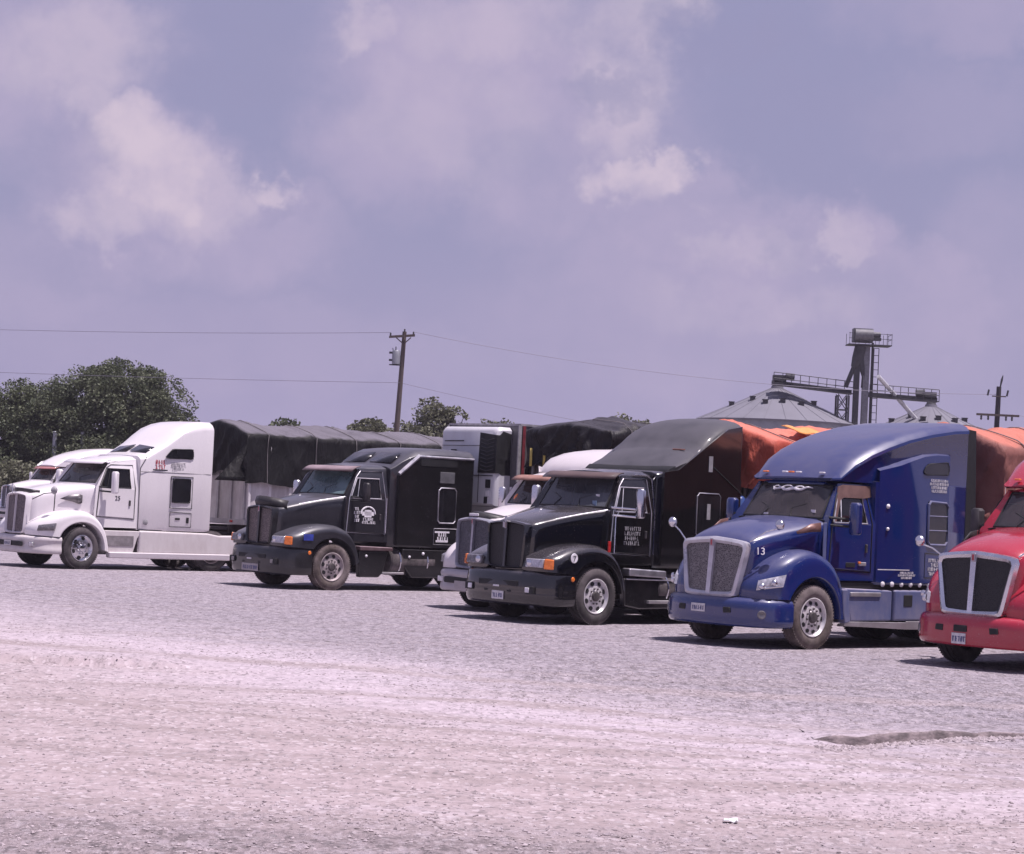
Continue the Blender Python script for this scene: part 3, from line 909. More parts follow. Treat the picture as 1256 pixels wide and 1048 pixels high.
    for x, hw in ((-1.60, 1.06), (-1.66, 1.08), (-2.0, 1.13), (-3.0, 1.15), (-3.97, 1.15), (-4.0, 1.13)):
        rows.append(half_ring(x, [(0, 2.80), (hw*.9, 2.80), (hw, 2.78), (hw, 2.0), (hw, 1.12), (hw-.04, 1.06)]))
    sl_.grid(rows); sl_.add(rows[0], [tuple(range(len(rows[0])))]); sl_.add(rows[-1], [tuple(range(len(rows[0])))])
    slp = sl_.build('sleeper', paint_m, T, smooth=34)
    for s in (1, -1):
        pb = MB()
        o = [(-1.66, 1.10), (-1.66, 2.95), (-1.72, 3.02), (-2.15, 3.10), (-2.75, 3.27), (-3.10, 3.31), (-3.44, 3.31), (-3.46, 1.10)]
        yo = [1.10, 1.07, 1.07, 1.16, 1.185, 1.19, 1.19, 1.185]
        yo2 = [1.03]*8
        n = 8
        inner = [(-2.08, 1.10), (-2.08, 2.98)]
        # front bevelled strip then flat panel
        pb.add([(x, s*y, z) for (x, z), y in zip([(-1.66, 1.10), (-1.66, 2.97), (-2.10, 3.08), (-2.10, 1.10)], (1.085, 1.085, 1.185, 1.185))], [(0, 1, 2, 3)])
        flat = [(-2.10, 1.10), (-2.10, 3.08), (-2.45, 3.18), (-2.75, 3.26), (-3.10, 3.30), (-3.44, 3.30), (-3.47, 1.10)]
        pb.add([(x, s*1.185, z) for x, z in flat], [tuple(range(7))])
        top = [(-1.66, 1.085, 2.97), (-2.10, 1.185, 3.08), (-2.45, 1.185, 3.18), (-2.75, 1.185, 3.26), (-3.10, 1.185, 3.30), (-3.44, 1.185, 3.30)]
        pb.grid([[(x, s*y, z) for x, y, z in top], [(x, s*(y-.10), z+.05) for x, y, z in top]])
        pb.add([(-3.44, s*1.185, 3.30), (-3.47, s*1.185, 1.10), (-3.52, s*1.13, 1.10), (-3.50, s*1.13, 3.33)], [(0, 1, 2, 3)])
        pb.add([(-1.66, s*1.085, 1.10), (-2.10, s*1.185, 1.10), (-3.47, s*1.185, 1.10), (-3.47, s*1.0, 1.10), (-1.66, s*1.0, 1.10)], [tuple(range(5))])
        side_panel = pb.build('sleeper_panel', paint_m, T, smooth=30)
        if full or s < 0:
            side_window(side_panel, [(-2.70, 3.02), (-2.82, 3.14), (-3.40, 3.19), (-3.42, 2.97), (-2.74, 2.95)], 1.186, s=s, frame=gasket, fw=.02)
            side_window(side_panel, [(-2.88, 2.50), (-3.42, 2.48), (-3.42, 1.76), (-2.88, 1.76)], 1.186, s=s, frame=skirt_m, fw=.05, rails=2)
            bd = MB(); bd.tube([(x, s*1.187, z) for x, z in ((-2.84, 1.62), (-3.44, 1.60), (-3.44, 1.20), (-2.84, 1.20), (-2.84, 1.62))], .007, 5); bd.build('luggage_door_seam', gasket, side_panel)
        ex = MB(); ex.hexa([(-4.0, s*1.155, 1.1), (-4.0, s*1.125, 1.1), (-4.0, s*1.09, 3.80), (-4.0, s*1.12, 3.80)], [(-4.30, s*1.175, 1.2), (-4.30, s*1.15, 1.2), (-4.22, s*1.11, 3.78), (-4.22, s*1.14, 3.78)])
        ex.build('side_extender', gasket, T)
    # skirts
    for s in (1, -1):
        m = MB(); m.prism([(-.78, 1.00), (-1.25, .99), (-2.02, .97), (-2.02, .46), (-.95, .45)], s*1.17, s*1.02)
        k1 = m.build('side_skirt', skirt_m, T, bevel=.03)
        m = MB(); m.prism([(-2.06, .98), (-3.3, .98), (-4.55, .95), (-4.62, .80), (-4.55, .46), (-2.06, .46)], s*1.19, s*1.02)
        k2 = m.build('side_skirt', skirt_m, T, bevel=.04)
        m = MB(); m.hexa([(-.80, s*1.18, .455), (-.80, s*1.00, .40), (-2.4, s*1.00, .36), (-2.4, s*1.19, .44)], [(-.80, s*1.16, .38), (-.80, s*1.0, .36), (-2.4, s*1.00, .32), (-2.4, s*1.17, .33)]); m.hexa([(-2.4, s*1.19, .455), (-2.4, s*1.00, .44), (-4.5, s*1.00, .44), (-4.5, s*1.19, .455)], [(-2.4, s*1.17, .33), (-2.4, s*1.0, .32), (-4.5, s*1.00, .30), (-4.5, s*1.17, .30)])
        m.build('skirt_edge', alu, k1, bevel=.015)
        m = MB(); m.box((-1.30, s*1.165, .90), (.80, .06, .07)); m.build('step', alu, k1, bevel=.015)
        m = MB(); m.box((-2.42, s*1.185, .80), (.24, .03, .20)); m.build('latch_recess', gasket, k2, bevel=.02)
        m = MB(); m.box((-2.0, s*1.02, 1.04), (2.6, .05, .10)); m.build('body_shadow_gap', gasket, slp)
    marker_row(T, [-1.75, -2.00, -2.25, -2.50, -2.75, -3.0, -3.25], 1.165, 1.075, letter_w if full else amber, .045)
    for s, mm in zip((1, -1), mirrormats):
        mirror(T, s, mm, x=-.72, y=1.36, z0=1.88, z1=2.41, w=.21, d=.15, arm=((-.44, 1.06, 2.15), (-.44, 1.06, 2.03)))
    chassis(T, dusty_rim, tank=False)
    return T, ws, bump, slp, T


blue = paint('blue_paint', (0.005, 0.021, 0.135), dust=.42, side=.015, rough=.14, coat=1.0, dustcol=(.135, .125, .18))
blue_lo = paint('faded_blue_plastic', (0.075, 0.100, 0.235), dust=.4, side=.22, rough=.4, coat=.2)
T1, ws, bump, slp, side = aero_truck('blue semi truck with swept roof and number 13 beside its grille', 4.239, 36.274, .84, blue, blue_lo, simple('grey_chrome', (.56, .55, .60), .32, .45, .15, 4, .06, dust=.2), grey_mesh, (blue, blue))
hood_mirror(T1, 1, (.78, 1.06, 1.99), [(1.08, .70, 1.70)]); hood_mirror(T1, -1, (.98, 1.12, 1.95), [(.98, .76, 1.62)])
number_plate(bump, 1.372, -.10, .60, .30, .13, 1, seed=3)
words('number_lettering', '13', Matrix.Translation((.985, .745, 1.50)) @ Matrix.Rotation(R(150), 4, 'Z') @ Matrix.Rotation(R(82), 4, 'X'), .165, letter_w, T1, .012)
m = MB(); strokes(m, side_matrix(-2.88, 1.190, 2.66), .54, .24, 4, 5); m.build('door_lettering', letter_w, T1, smooth=0)
m = MB(); strokes(m, side_matrix(-2.92, 1.190, 1.24), .44, .30, 4, 6); m.build('door_lettering', letter_w, T1, smooth=0)
m = MB(); strokes(m, side_matrix(-2.12, 1.190, 1.17), .46, .13, 3, 9); m.box((-2.0, 1.19, 1.32), (.85, .004, .014)); m.build('door_lettering', letter_w, T1, smooth=0)
m = MB()
sw = [(-.40, .075), (-.31, .035), (-.18, .055), (-.05, .025), (.10, .050), (.24, .030), (.36, .075), (.47, .062)]
pts = smooth_line(sw, 30)
m.tube([(wsx(y, 2.56+z)+.008, y, 2.56+z) for y, z in pts], [.006+.020*math.sin(math.pi*i/29)**.6 for i in range(30)], 6)
for y0, w_, h_ in ((-.30, .075, .035), (-.05, .12, .040), (.20, .10, .035)):
    m.tube([(wsx(y0+w_*math.cos(a), 2.615+h_*math.sin(a))+.008, y0+w_*math.cos(a), 2.615+h_*math.sin(a)) for a in [k*.45 for k in range(11)]], .011, 5)
m.build('banner_lettering', letter_w, ws, smooth=60)
sticker(ws, -.50, .68, 2.24, .09, .05, letter_w); sticker(ws, -.47, -.25, 2.17, .10, .03, letter_w)
marker_row(T1, [-1.86], 1.13, 2.38, letter_w, .04); marker_row(T1, [-1.86], 1.14, 2.0, letter_w, .03)
m = MB(); m.lathe_y([(.055, -.01), (.055, .015), (.001, .03)], 14, 0, (-.55, 1.085, 1.22)); m.build('fuel_cap', dull_chrome, T1, smooth=60)
m = MB(); m.box((-1.28, 1.095, 1.40), (.18, .03, .06), 0).box((-1.20, 1.10, 1.42), (.06, .03, .04), 1).box((-.98, 1.09, 1.38), (.24, .02, .08), 2); m.build('door_pull', [dull_chrome, amber, gasket], T1, bevel=.01)

red = paint('red_paint', (0.39, 0.006, 0.030), dust=.08, side=.03, rough=.20, coat=.8, dustcol=(.5, .32, .34))
red_lo = paint('red_skirt', (0.30, 0.014, 0.028), dust=.2, side=.15, rough=.3, coat=.5)
T2, ws2, bump2, _, _ = aero_truck('bright red semi truck with black mesh grille, cut off at the frame edge', 7.857, 33.323, .835, red, red_lo, chrome, dark_mesh, (black_plastic, black_plastic), full=False)
hood_mirror(T2, 1, (.78, 1.06, 1.99), [(1.08, .70, 1.70)]); hood_mirror(T2, -1, (1.05, 1.12, 1.86), [(.86, .74, 1.60)])
number_plate(bump2, 1.374, -.10, .45, .25, .16, 1, seed=8)
m = MB(); m.box((1.36, -.08, .60), (.05, .24, .10)); m.build('plate_bracket', gasket, bump2, bevel=.015)

# --- older long-nosed trucks
LONG_FENDER = [(1.20, .94), (1.18, 1.15), (.95, 1.27), (.62, 1.39), (.25, 1.45), (-.12, 1.44), (-.40, 1.34), (-.58, 1.18), (-.70, .98), (-.80, .68)]
LONG_HOOD = [(1.16, 1.80, 1.70, .50, .92, .47), (.95, 1.87, 1.76, .54, .95, .50), (.55, 1.98, 1.86, .63, 1.05, .58), (.1, 2.08, 1.97, .75, 1.1, .70), (-.25, 2.14, 2.04, .86, 1.1, .85), (-.46, 2.16, 2.08, .93, 1.1, .92)]
BLACK_BUMPER = [(.58, 1.20), (.85, 1.19), (1.10, 1.08), (1.26, .86), (1.34, .45), (1.36, 0)]
BLACK_PROF = [(-.28, .40), (-.05, .29), (.0, .36), (.012, .50), (.004, .56), (.012, .62), (.0, .80), (-.02, .88), (-.06, .94), (-.28, .95)]


def long_truck(label, X, Y, th, pm, fm, bumper_m, grille_m, frame_m, rim, visor_m, halfgrille=.50, deflector=None, steer=0, hb='black', gm=None, tm=None):
    T = truck(label, X, Y, th)
    hood(T, LONG_HOOD, pm)
    for s in (1, -1):
        fender(T, LONG_FENDER, s, fm, a0=38, a1=176, y_in=.42, y_out=1.20, nose=.10, nose_x=.75, sharp=.80)
        tr = MB(); tr.tube([(.60, s*.645, 1.88), (.1, s*.765, 1.985), (-.25, s*.875, 2.055), (-.44, s*.945, 2.09)], .010, 5); tr.build('hood_trim', dull_chrome, T)
        m = MB(); m.hexa([(1.20, s*.56, 1.00), (1.18, s*1.00, 1.00), (1.17, s*1.00, 1.17), (1.19, s*.56, 1.17)], [(1.26, s*.58, 1.01), (1.235, s*.99, 1.01), (1.22, s*.99, 1.16), (1.245, s*.58, 1.16)])
        hl = m.build('headlight', lens_dim if s < 0 else clear_lens, T, bevel=.015)
        m = MB(); m.lathe_y([(.001, .03), (.05, .025), (.065, .0)], 16); bl = m.build('bulb', chrome, hl, smooth=60); bl.location = (1.245, s*.66, 1.085); bl.rotation_euler = (0, 0, R(-90))
        m = MB(); m.hexa([(1.17, s*1.005, .98), (1.08, s*1.13, .975), (1.08, s*1.13, 1.165), (1.16, s*1.005, 1.175)], [(1.232, s*1.015, .99), (1.125, s*1.165, .985), (1.115, s*1.16, 1.155), (1.215, s*1.015, 1.165)])
        m.build('turn_signal', amber, T, bevel=.015)
    g = grille(T, 1.20, halfgrille, halfgrille-.04, 1.78, .97, .05, frame_m, grille_m, vee=.02, rake=.03, side=.05, corner=.07, depth=.14)
    b = bumper(T, BLACK_BUMPER, BLACK_PROF, bumper_m)
    m = MB(); m.box((1.345, 0, .70), (.03, 1.0, .10)).box((1.35, 0, .56), (.02, .7, .05)); m.build('bumper_slot', gasket, b, bevel=.015)
    for s in (1, -1):
        m = MB(); m.box((1.30, s*.78, .60), (.08, .20, .13), 1).box((1.345, s*.74, .60), (.02, .10, .09), 0); m.build('fog_lamp', [letter_w if hb == 'lit' else lens_dim, gasket], b, bevel=.012)
    m = MB(); m.lathe_y([(.001, .02), (.035, .016), (.045, 0)], 12); q = m.build('side_lamp', amber, b); q.location = (.66, 1.205, .82)
    wheel(T, 0, 1.045, 1, 'steel', rim, 8, .036, steer, tyremat=tm); wheel(T, 0, -1.045, -1, 'steel', rim, 8, .036, steer, tyremat=tm)
    ws = cab(T, pm, zb=1.10, ztop=2.74, rear=-1.64, trim=dull_chrome, halfw=1.04, sash=dull_chrome, glassmat=gm or teal_glass)
    visor(T, visor_m, z=2.70, drop=.12, out=.36)
    if deflector:
        m = MB(); rows = []
        for y in (.56, .42, .22, 0, -.22, -.42, -.56):
            rows.append([(1.20-.35*(y/.56)**2, y, 1.80-.06*(y/.56)**2), (1.25-.38*(y/.56)**2, y, 1.91-.07*(y/.56)**2), (1.21-.40*(y/.56)**2, y*.98, 2.03-.09*(y/.56)**2)])
        m.grid(rows); m.build('bug_deflector', deflector, T, smooth=50, solid=.012)
    return T, ws, b, g


# truck with the boxy studio sleeper
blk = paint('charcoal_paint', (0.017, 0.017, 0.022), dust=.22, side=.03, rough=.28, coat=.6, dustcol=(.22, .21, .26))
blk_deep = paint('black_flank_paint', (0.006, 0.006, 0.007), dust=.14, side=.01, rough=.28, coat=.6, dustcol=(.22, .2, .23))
dusty_visor = paint('rusty_visor', (0.07, 0.035, 0.04), dust=.6, side=.2, rough=.5, coat=.1, dustcol=(.36, .28, .31))
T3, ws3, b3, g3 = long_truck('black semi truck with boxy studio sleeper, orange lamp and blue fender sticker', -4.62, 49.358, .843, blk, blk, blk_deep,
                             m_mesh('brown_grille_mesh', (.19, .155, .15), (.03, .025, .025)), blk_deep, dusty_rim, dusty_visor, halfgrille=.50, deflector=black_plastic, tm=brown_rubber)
st = [(-1.62, 2.84, 2.74, 1.05, .86), (-1.74, 2.90, 2.80, 1.08, .90), (-1.92, 3.02, 2.92, 1.10, .92), (-2.12, 3.16, 3.02, 1.13, .93), (-2.35, 3.25, 3.10, 1.16, .94), (-2.8, 3.30, 3.12, 1.17, .95), (-3.4, 3.31, 3.12, 1.17, .95), (-4.02, 3.29, 3.11, 1.17, .95)]
s3 = sleeper(T3, st, blk, zb=1.00)
for s in (1, -1):
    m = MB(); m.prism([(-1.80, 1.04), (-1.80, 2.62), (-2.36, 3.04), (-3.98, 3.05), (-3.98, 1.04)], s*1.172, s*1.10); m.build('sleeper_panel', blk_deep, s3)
    m = MB(); m.tube([(-1.80, s*1.14, 2.66), (-2.36, s*1.165, 3.10)], .05, 8).tube([(-2.36, s*1.165, 3.09), (-4.0, s*1.175, 3.09)], .03, 8); m.build('roof_gutter', dull_chrome if s > 0 else blk, s3)
    m = MB(); m.box((-2.95, s*1.176, 2.96), (1.10, .012, .16)); m.build('sleeper_window', gasket, s3)
    side_window(s3, [(-2.97, 2.39), (-3.50, 2.39), (-3.50, 1.58), (-2.97, 1.58)], 1.174, s=s, frame=dull_chrome, fw=.035)
    m = MB(); m.box((-3.21, s*1.18, 2.63), (.44, .02, .26)); m.build('vent_cover', simple('grey_vent', (.10, .10, .11), .6), s3, bevel=.01)
    m = MB(); m.tube([(x, s*1.175, z) for x, z in ((-2.88, 1.45), (-3.56, 1.45), (-3.56, 1.08), (-2.88, 1.08), (-2.88, 1.45))], .008, 5); m.build('luggage_door_seam', dull_chrome, s3)
m = MB(); strokes(m, side_matrix(-2.93, 1.178, 1.15), .42, .24, 2, 31, fill=.9); m.box((-3.13, 1.176, 1.16), (.36, .006, .05)).box((-3.13, 1.176, 1.37), (.44, .006, .04)); m.build('door_lettering', letter_w, s3, smooth=0)
# roof windows
for s in (1, -1):
    def roofpt(y, f):
        z = 2.90+.24*f; x = -1.755-.335*f
        return (x+.012, y, z+.012)
    m = MB(); m.add([roofpt(s*.08, .05), roofpt(s*.90, .0), roofpt(s*.86, .95), roofpt(s*.10, 1.0)], [(0, 1, 2, 3)]); m.build('roof_window', simple('flank_glass', (.012, .012, .015), .12), s3, solid=.01)
for s in (1, -1):
    m = MB(); m.prism([(-.74, 1.00), (-1.70, .98), (-1.70, .90), (-.76, .90)], s*1.19, s*.98); m.build('step', dusty_visor, T3, bevel=.02)
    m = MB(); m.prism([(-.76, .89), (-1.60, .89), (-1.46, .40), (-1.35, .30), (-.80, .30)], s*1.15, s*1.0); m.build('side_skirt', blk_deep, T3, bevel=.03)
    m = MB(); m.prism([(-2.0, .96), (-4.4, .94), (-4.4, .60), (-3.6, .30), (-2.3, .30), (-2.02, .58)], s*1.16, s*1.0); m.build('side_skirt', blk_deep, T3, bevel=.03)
    m = MB(); m.box((-1.75, s*1.12, .40), (.62, .10, .05)); m.build('step', alu, T3, bevel=.01)
marker_row(T3, [-.95, -2.2], 1.165, .78, letter_w, .03); marker_row(T3, [-2.6], 1.165, .86, letter_w, .035)
chassis(T3, dusty_rim, tank=True, tankmat=chassis_m)
for s in (1, -1): mirror(T3, s, black_plastic if s > 0 else chrome, x=-.74, y=1.32, z0=1.98, z1=2.42, w=.19, d=.12, arm=((-.50, 1.03, 2.10), (-.50, 1.03, 2.02)))
number_plate(T3, 1.375, -.02, .44, .62, .16, 1, seed=12, mat=simple('dusty_plate', (.36, .33, .34), .6, 0, .15, 12))
m = MB(); m.box((1.375, -.06, .63), (.02, .16, .03)); m.build('plate_lamp', letter_w, b3)
m = MB(); m.box((.72, 1.222, 1.16), (.26, .004, .14)); m.build('sticker', blue_sticker, T3, bevel=.001)
m = MB()
for cx, w_, h_ in ((-1.02, .34, .09), (-1.02, .20, .17)): m.box((cx, 1.066, 1.73), (w_, .006, h_))
m.tube([(-1.02-.20*math.cos(a), 1.066, 1.72+.16*math.sin(a)) for a in [math.pi*k/14 for k in range(15)]], .02, 5)
strokes(m, side_matrix(-.84, 1.064, 1.50), .38, .14, 2, 40, fill=.9); strokes(m, side_matrix(-.62, 1.062, 1.54), .16, .34, 4, 41); m.build('door_lettering', letter_w, T3, smooth=0)
m = MB(); m.tube([(-1.535, 1.075, 1.30), (-1.535, 1.075, 2.10)], .014, 6); m.build('grab_handle', chrome, T3, smooth=60)

# black truck with the high roof fairing
blk2 = paint('black_paint', (0.004, 0.004, 0.005), dust=.20, side=.0, rough=.12, coat=1.0, dustcol=(.24, .215, .24))
fairing_m = paint('dusty_fairing', (0.016, 0.016, 0.017), dust=.60, side=.05, rough=.34, coat=.5, dustcol=(.095, .09, .112))
stripe_visor = paint('black_rust_visor', (0.030, 0.014, 0.014), dust=.55, side=.25, rough=.35, coat=.3, dustcol=(.13, .085, .085))
rust_visor = paint('rust_visor', (0.16, 0.07, 0.05), dust=.55, side=.4, rough=.5, coat=.1, dustcol=(.34, .19, .16))
T4, ws4, b4, g4 = long_truck('glossy black semi truck with high dusty roof fairing and polished front wheel', .85, 40.369, .80, blk2, blk2, blk2, dark_mesh, blk2, steel_rim, stripe_visor, halfgrille=.50, deflector=None, hb='lit', gm=smoke_glass)
st = [(-1.62, 2.86, 2.78, 1.05, .90), (-1.75, 2.88, 2.80, 1.12, .95), (-2.4, 2.88, 2.80, 1.15, 1.0), (-3.97, 2.88, 2.80, 1.15, 1.0)]
s4 = sleeper(T4, st, blk2, zb=1.05)
rows = []
for x, zt, hw in ((-1.98, 2.91, 1.10), (-2.06, 2.97, 1.12), (-2.2, 3.06, 1.125), (-2.40, 3.17, 1.13), (-2.62, 3.29, 1.14), (-2.66, 3.30, 1.14), (-2.82, 3.46, 1.14), (-3.00, 3.60, 1.14), (-3.20, 3.73, 1.135), (-3.40, 3.82, 1.13), (-3.60, 3.88, 1.12), (-3.80, 3.915, 1.11), (-4.0, 3.925, 1.10)):
    kk = min(1, max(0, (zt-2.9)/.5))
    rows.append(half_ring(x, [(0, zt+.05*kk), (hw*.35, zt+.042*kk), (hw*.62, zt+.018*kk), (hw*.80, zt-.02*kk), (hw*.91, zt-.065*kk), (hw*.97, max(2.89, zt-.12*kk)), (hw, max(2.885, zt-.20*kk)), (hw, 2.88)]))
m = MB().grid(rows); m.add(rows[0], [tuple(range(len(rows[0])))]); m.add(rows[-1], [tuple(range(len(rows[0])))])
rf4 = m.build('roof_fairing', fairing_m, T4, smooth=32)
m = MB(); m.hexa([(-1.90, 1.08, 2.865), (-1.90, -1.08, 2.865), (-2.05, -1.12, 2.90), (-2.05, 1.12, 2.90)], [(-1.92, 1.08, 2.90), (-1.92, -1.08, 2.90), (-2.06, -1.12, 2.97), (-2.06, 1.12, 2.97)]); m.build('fairing_lip', gasket, rf4)
m = MB()
for y0, x0 in ((-.2, -2.62), (.55, -2.60)): m.tube([(x0, y0, 3.31), (x0-.01, y0+.30, 3.305)], .012, 5)
m.build('scrape_mark', simple('rust_scrape', (.20, .08, .06), .7), rf4)
for s in (1, -1):
    m = MB(); m.prism([(-1.72, 1.10), (-1.72, 2.84), (-2.12, 2.90), (-3.05, 3.47), (-3.50, 3.74), (-3.92, 3.82), (-3.95, 1.10)], s*1.158, s*1.10); pn = m.build('sleeper_panel', blk2, s4)
    side_window(s4, [(-2.66, 2.49), (-3.34, 2.49), (-3.34, 1.66), (-2.66, 1.66)], 1.162, s=s, frame=dull_chrome, fw=.022)
    m = MB(); m.box((-3.02, s*1.164, 3.05), (.11, .008, .30)); m.build('reflector_strip', letter_g, s4)
    m = MB(); m.box((-3.0, s*1.176, 2.14), (.10, .006, .30)); m.build('reflector_strip', letter_g, s4)
    m = MB(); m.prism([(-.84, 1.04), (-1.86, 1.00), (-1.86, .86), (-.84, .90)], s*1.20, s*.98); m.build('step', dull_chrome, T4, bevel=.03)
    m = MB(); m.prism([(-.76, .85), (-4.4, .80), (-4.4, .58), (-3.9, .32), (-1.2, .28), (-.80, .34)], s*1.14, s*1.0); m.build('side_skirt', blk2, T4, bevel=.03)
    m = MB(); m.tube([(-.80, s*1.15, .84), (-4.3, s*1.155, .79)], .014, 6); m.build('skirt_trim', dull_chrome, T4)
    m = MB(); m.box((-1.85, s*1.15, .42), (.9, .10, .06)); m.build('step', alu, T4, bevel=.01)
m = MB(); m.tube([(-4.1, 1.0, 1.95), (-4.1, 1.0, 2.42), (-4.1, 1.0, 2.48)], [.13, .13, .07], 16, 0).tube([(-3.1, 1.165, 3.0), (-3.98, 1.165, 2.5)], .010, 5, 1); m.build('air_tank', [simple('blue_canister', (.03, .07, .24), .4), gasket], T4, smooth=50)
chassis(T4, steel_rim, tank=True, tankmat=chassis_m)
for s in (1, -1): mirror(T4, s, chrome, x=-.86, y=1.36, z0=1.96, z1=2.50, w=.19, d=.12, arm=((-.46, 1.03, 2.14), (-.46, 1.03, 2.00)), armmat=chrome)
number_plate(T4, 1.378, .03, .475, .30, .15, 1, seed=13)
m = MB(); m.box((1.378, -.02, .64), (.02, .14, .03)); m.build('plate_lamp', letter_w, b4)
m = MB(); m.tube([(1.22, 0, 1.80), (1.23, 0, 1.90)], [.03, .02], 8).box((1.262, 0, 1.74), (.02, .055, .10)); m.build('hood_ornament', dull_chrome, T4, smooth=50)
m = MB(); strokes(m, side_matrix(-.74, 1.062, 1.46), .52, .36, 4, 50); m.build('door_lettering', letter_g, T4, smooth=0)
m = MB(); m.lathe_y([(.001, .012), (.085, .010), (.09, 0)], 20); q = m.build('number_disc', letter_w, T4); q.location = (.66, 1.215, 1.20)
words('disc_number', '7', side_matrix(.70, 1.23, 1.14), .15, letter_k, T4, .003)
m = MB(); m.tube([(-.53, 1.07, 1.30), (-.53, 1.07, 1.95), (-.62, 1.05, 2.05)], .014, 6).tube([(-1.60, 1.06, 1.30), (-1.60, 1.06, 2.0), (-1.60, .95, 2.70), (-1.5, .92, 2.76), (-1.15, .92, 2.77)], .016, 6); m.build('grab_handle', chrome, T4, smooth=60)
m = MB(); m.box((-.40, 1.065, 1.42), (.07, .02, .20)); m.build('red_tag', red_lens, T4, bevel=.006)
sticker(ws4, -.58, .60, 2.35, .09, .04, letter_w); sticker(ws4, -.50, .62, 2.20, .10, .10, simple('blue_tax_disc', (.16, .24, .36), .5))
for k in (0, 1): hood_mirror

# --- white aerodynamic trucks
WHITE_FENDER = [(1.18, .80), (1.19, 1.0), (1.00, 1.18), (.72, 1.32), (.35, 1.41), (-.05, 1.43), (-.36, 1.33), (-.60, 1.10), (-.74, .80), (-.82, .42)]
WHITE_HOOD = [(1.16, 1.80, 1.70, .50, .80, .50), (.95, 1.87, 1.76, .56, .85, .55), (.55, 1.97, 1.84, .66, 1.0, .64), (.1, 2.06, 1.94, .80, 1.1, .76), (-.22, 2.11, 2.02, .90, 1.1, .88), (-.46, 2.13, 2.05, .96, 1.1, .95)]


def sweep_truck(label, X, Y, th, pm, frame_m, mesh_m, visor_m, bumper_m, rim, steer=0, papers=False, hood_m=None, bar=.045):
    T = truck(label, X, Y, th)
    hood(T, WHITE_HOOD, hood_m or pm)
    for s in (1, -1):
        fender(T, WHITE_FENDER, s, pm, a0=24, a1=184, y_in=.44, y_out=1.19, nose=.26, nose_x=.55, sharp=.82)
        patch('headlight', (1.07, s*.955, 1.04), (.72, s*1.175, 1.10), (1.10, s*.935, .90), (.76, s*1.17, .92), simple('smoked_lens', (.16, .15, .16), .2), T, t=.060, bulge=.03, normal=(.72, s*.68, .12))
        v = MB(); v.add([(.42, s*.745, 1.70), (.20, s*.80, 1.80), (-.04, s*.875, 1.84), (-.12, s*.895, 1.80), (-.12, s*.89, 1.62), (-.06, s*.87, 1.58), (.10, s*.825, 1.64)], [tuple(range(7))])
        for k in range(0): pass
        vt = v.build('hood_vent', simple('vent_grey', (.14, .13, .14), .4, .4), T, solid=-.012)
        v = MB(); v.lathe_y([(.001, .02), (.05, .016), (.06, 0)], 14); q = v.build('vent_lamp', lens_dim, vt); q.location = (-.05, s*.895, 1.70); q.rotation_euler = (0, 0, 0 if s > 0 else math.pi)
    g = grille(T, 1.20, .50, .47, 1.78, .82, .05, frame_m, mesh_m, vee=.03, rake=.04, side=.05, corner=.09, depth=.12, bar=bar, emblem=bar > .03)
    b = bumper(T, [(.55, 1.18), (.80, 1.17), (1.06, 1.06), (1.24, .80), (1.33, .42), (1.36, 0)],
               [(-.28, .42), (-.06, .33), (.0, .37), (.012, .45), (-.02, .53), (-.02, .62), (.012, .68), (.0, .74), (-.06, .79), (-.28, .79)], bumper_m)
    m = MB(); m.box((1.332, 0, .575), (.05, 1.25, .12)); m.build('bumper_slot', gasket, b, bevel=.02)
    for s in (1, -1):
        m = MB(); m.box((1.215, s*.86, .575), (.06, .17, .10)); q = m.build('fog_lamp', clear_lens, b, bevel=.012); 
    wheel(T, 0, 1.045, 1, 'steel', rim, 6, .040, steer, hubmat=chrome); wheel(T, 0, -1.045, -1, 'steel', rim, 6, .040, steer, hubmat=chrome)
    ws = cab(T, pm, zb=1.04, ztop=2.66, rear=-1.64, trim=gasket, halfw=1.04, belt=2.03, wtop=2.50, papers=papers, roof=[(-.80, 2.72), (-1.15, 2.80), (-1.64, 2.86)])
    visor(T, visor_m, z=2.63, drop=.10, out=.34)
    return T, ws, b, g


white = paint('white_paint', (0.80, 0.76, 0.78), dust=.10, side=.05, rough=.25, coat=.6, dustcol=(.55, .47, .47))
white_lo = paint('white_skirt', (0.66, 0.62, 0.63), dust=.2, side=.3, rough=.3, coat=.4, dustcol=(.42, .36, .36))
T5, ws5, b5, g5 = sweep_truck('white semi truck with high sleeper, roof windows and chrome front wheel', -11.157, 54.301, .84, white, white, m_mesh('mauve_grille_mesh', (.19, .155, .165)), white, white_lo,
                              chrome, steer=.10, papers=True, bar=.014)
st = [(-1.62, 2.88, 2.76, 1.05, .88), (-1.80, 2.90, 2.78, 1.08, .90), (-1.90, 2.95, 2.84, 1.09, .91), (-2.20, 3.13, 3.02, 1.10, .92), (-2.38, 3.25, 3.12, 1.11, .93), (-2.60, 3.44, 3.28, 1.12, .94), (-2.85, 3.62, 3.46, 1.13, .95),
      (-3.15, 3.75, 3.58, 1.13, .95), (-3.45, 3.82, 3.64, 1.13, .95), (-3.70, 3.83, 3.65, 1.12, .94), (-3.76, 3.80, 3.62, 1.10, .92)]
s5 = sleeper(T5, st, white, zb=1.0)
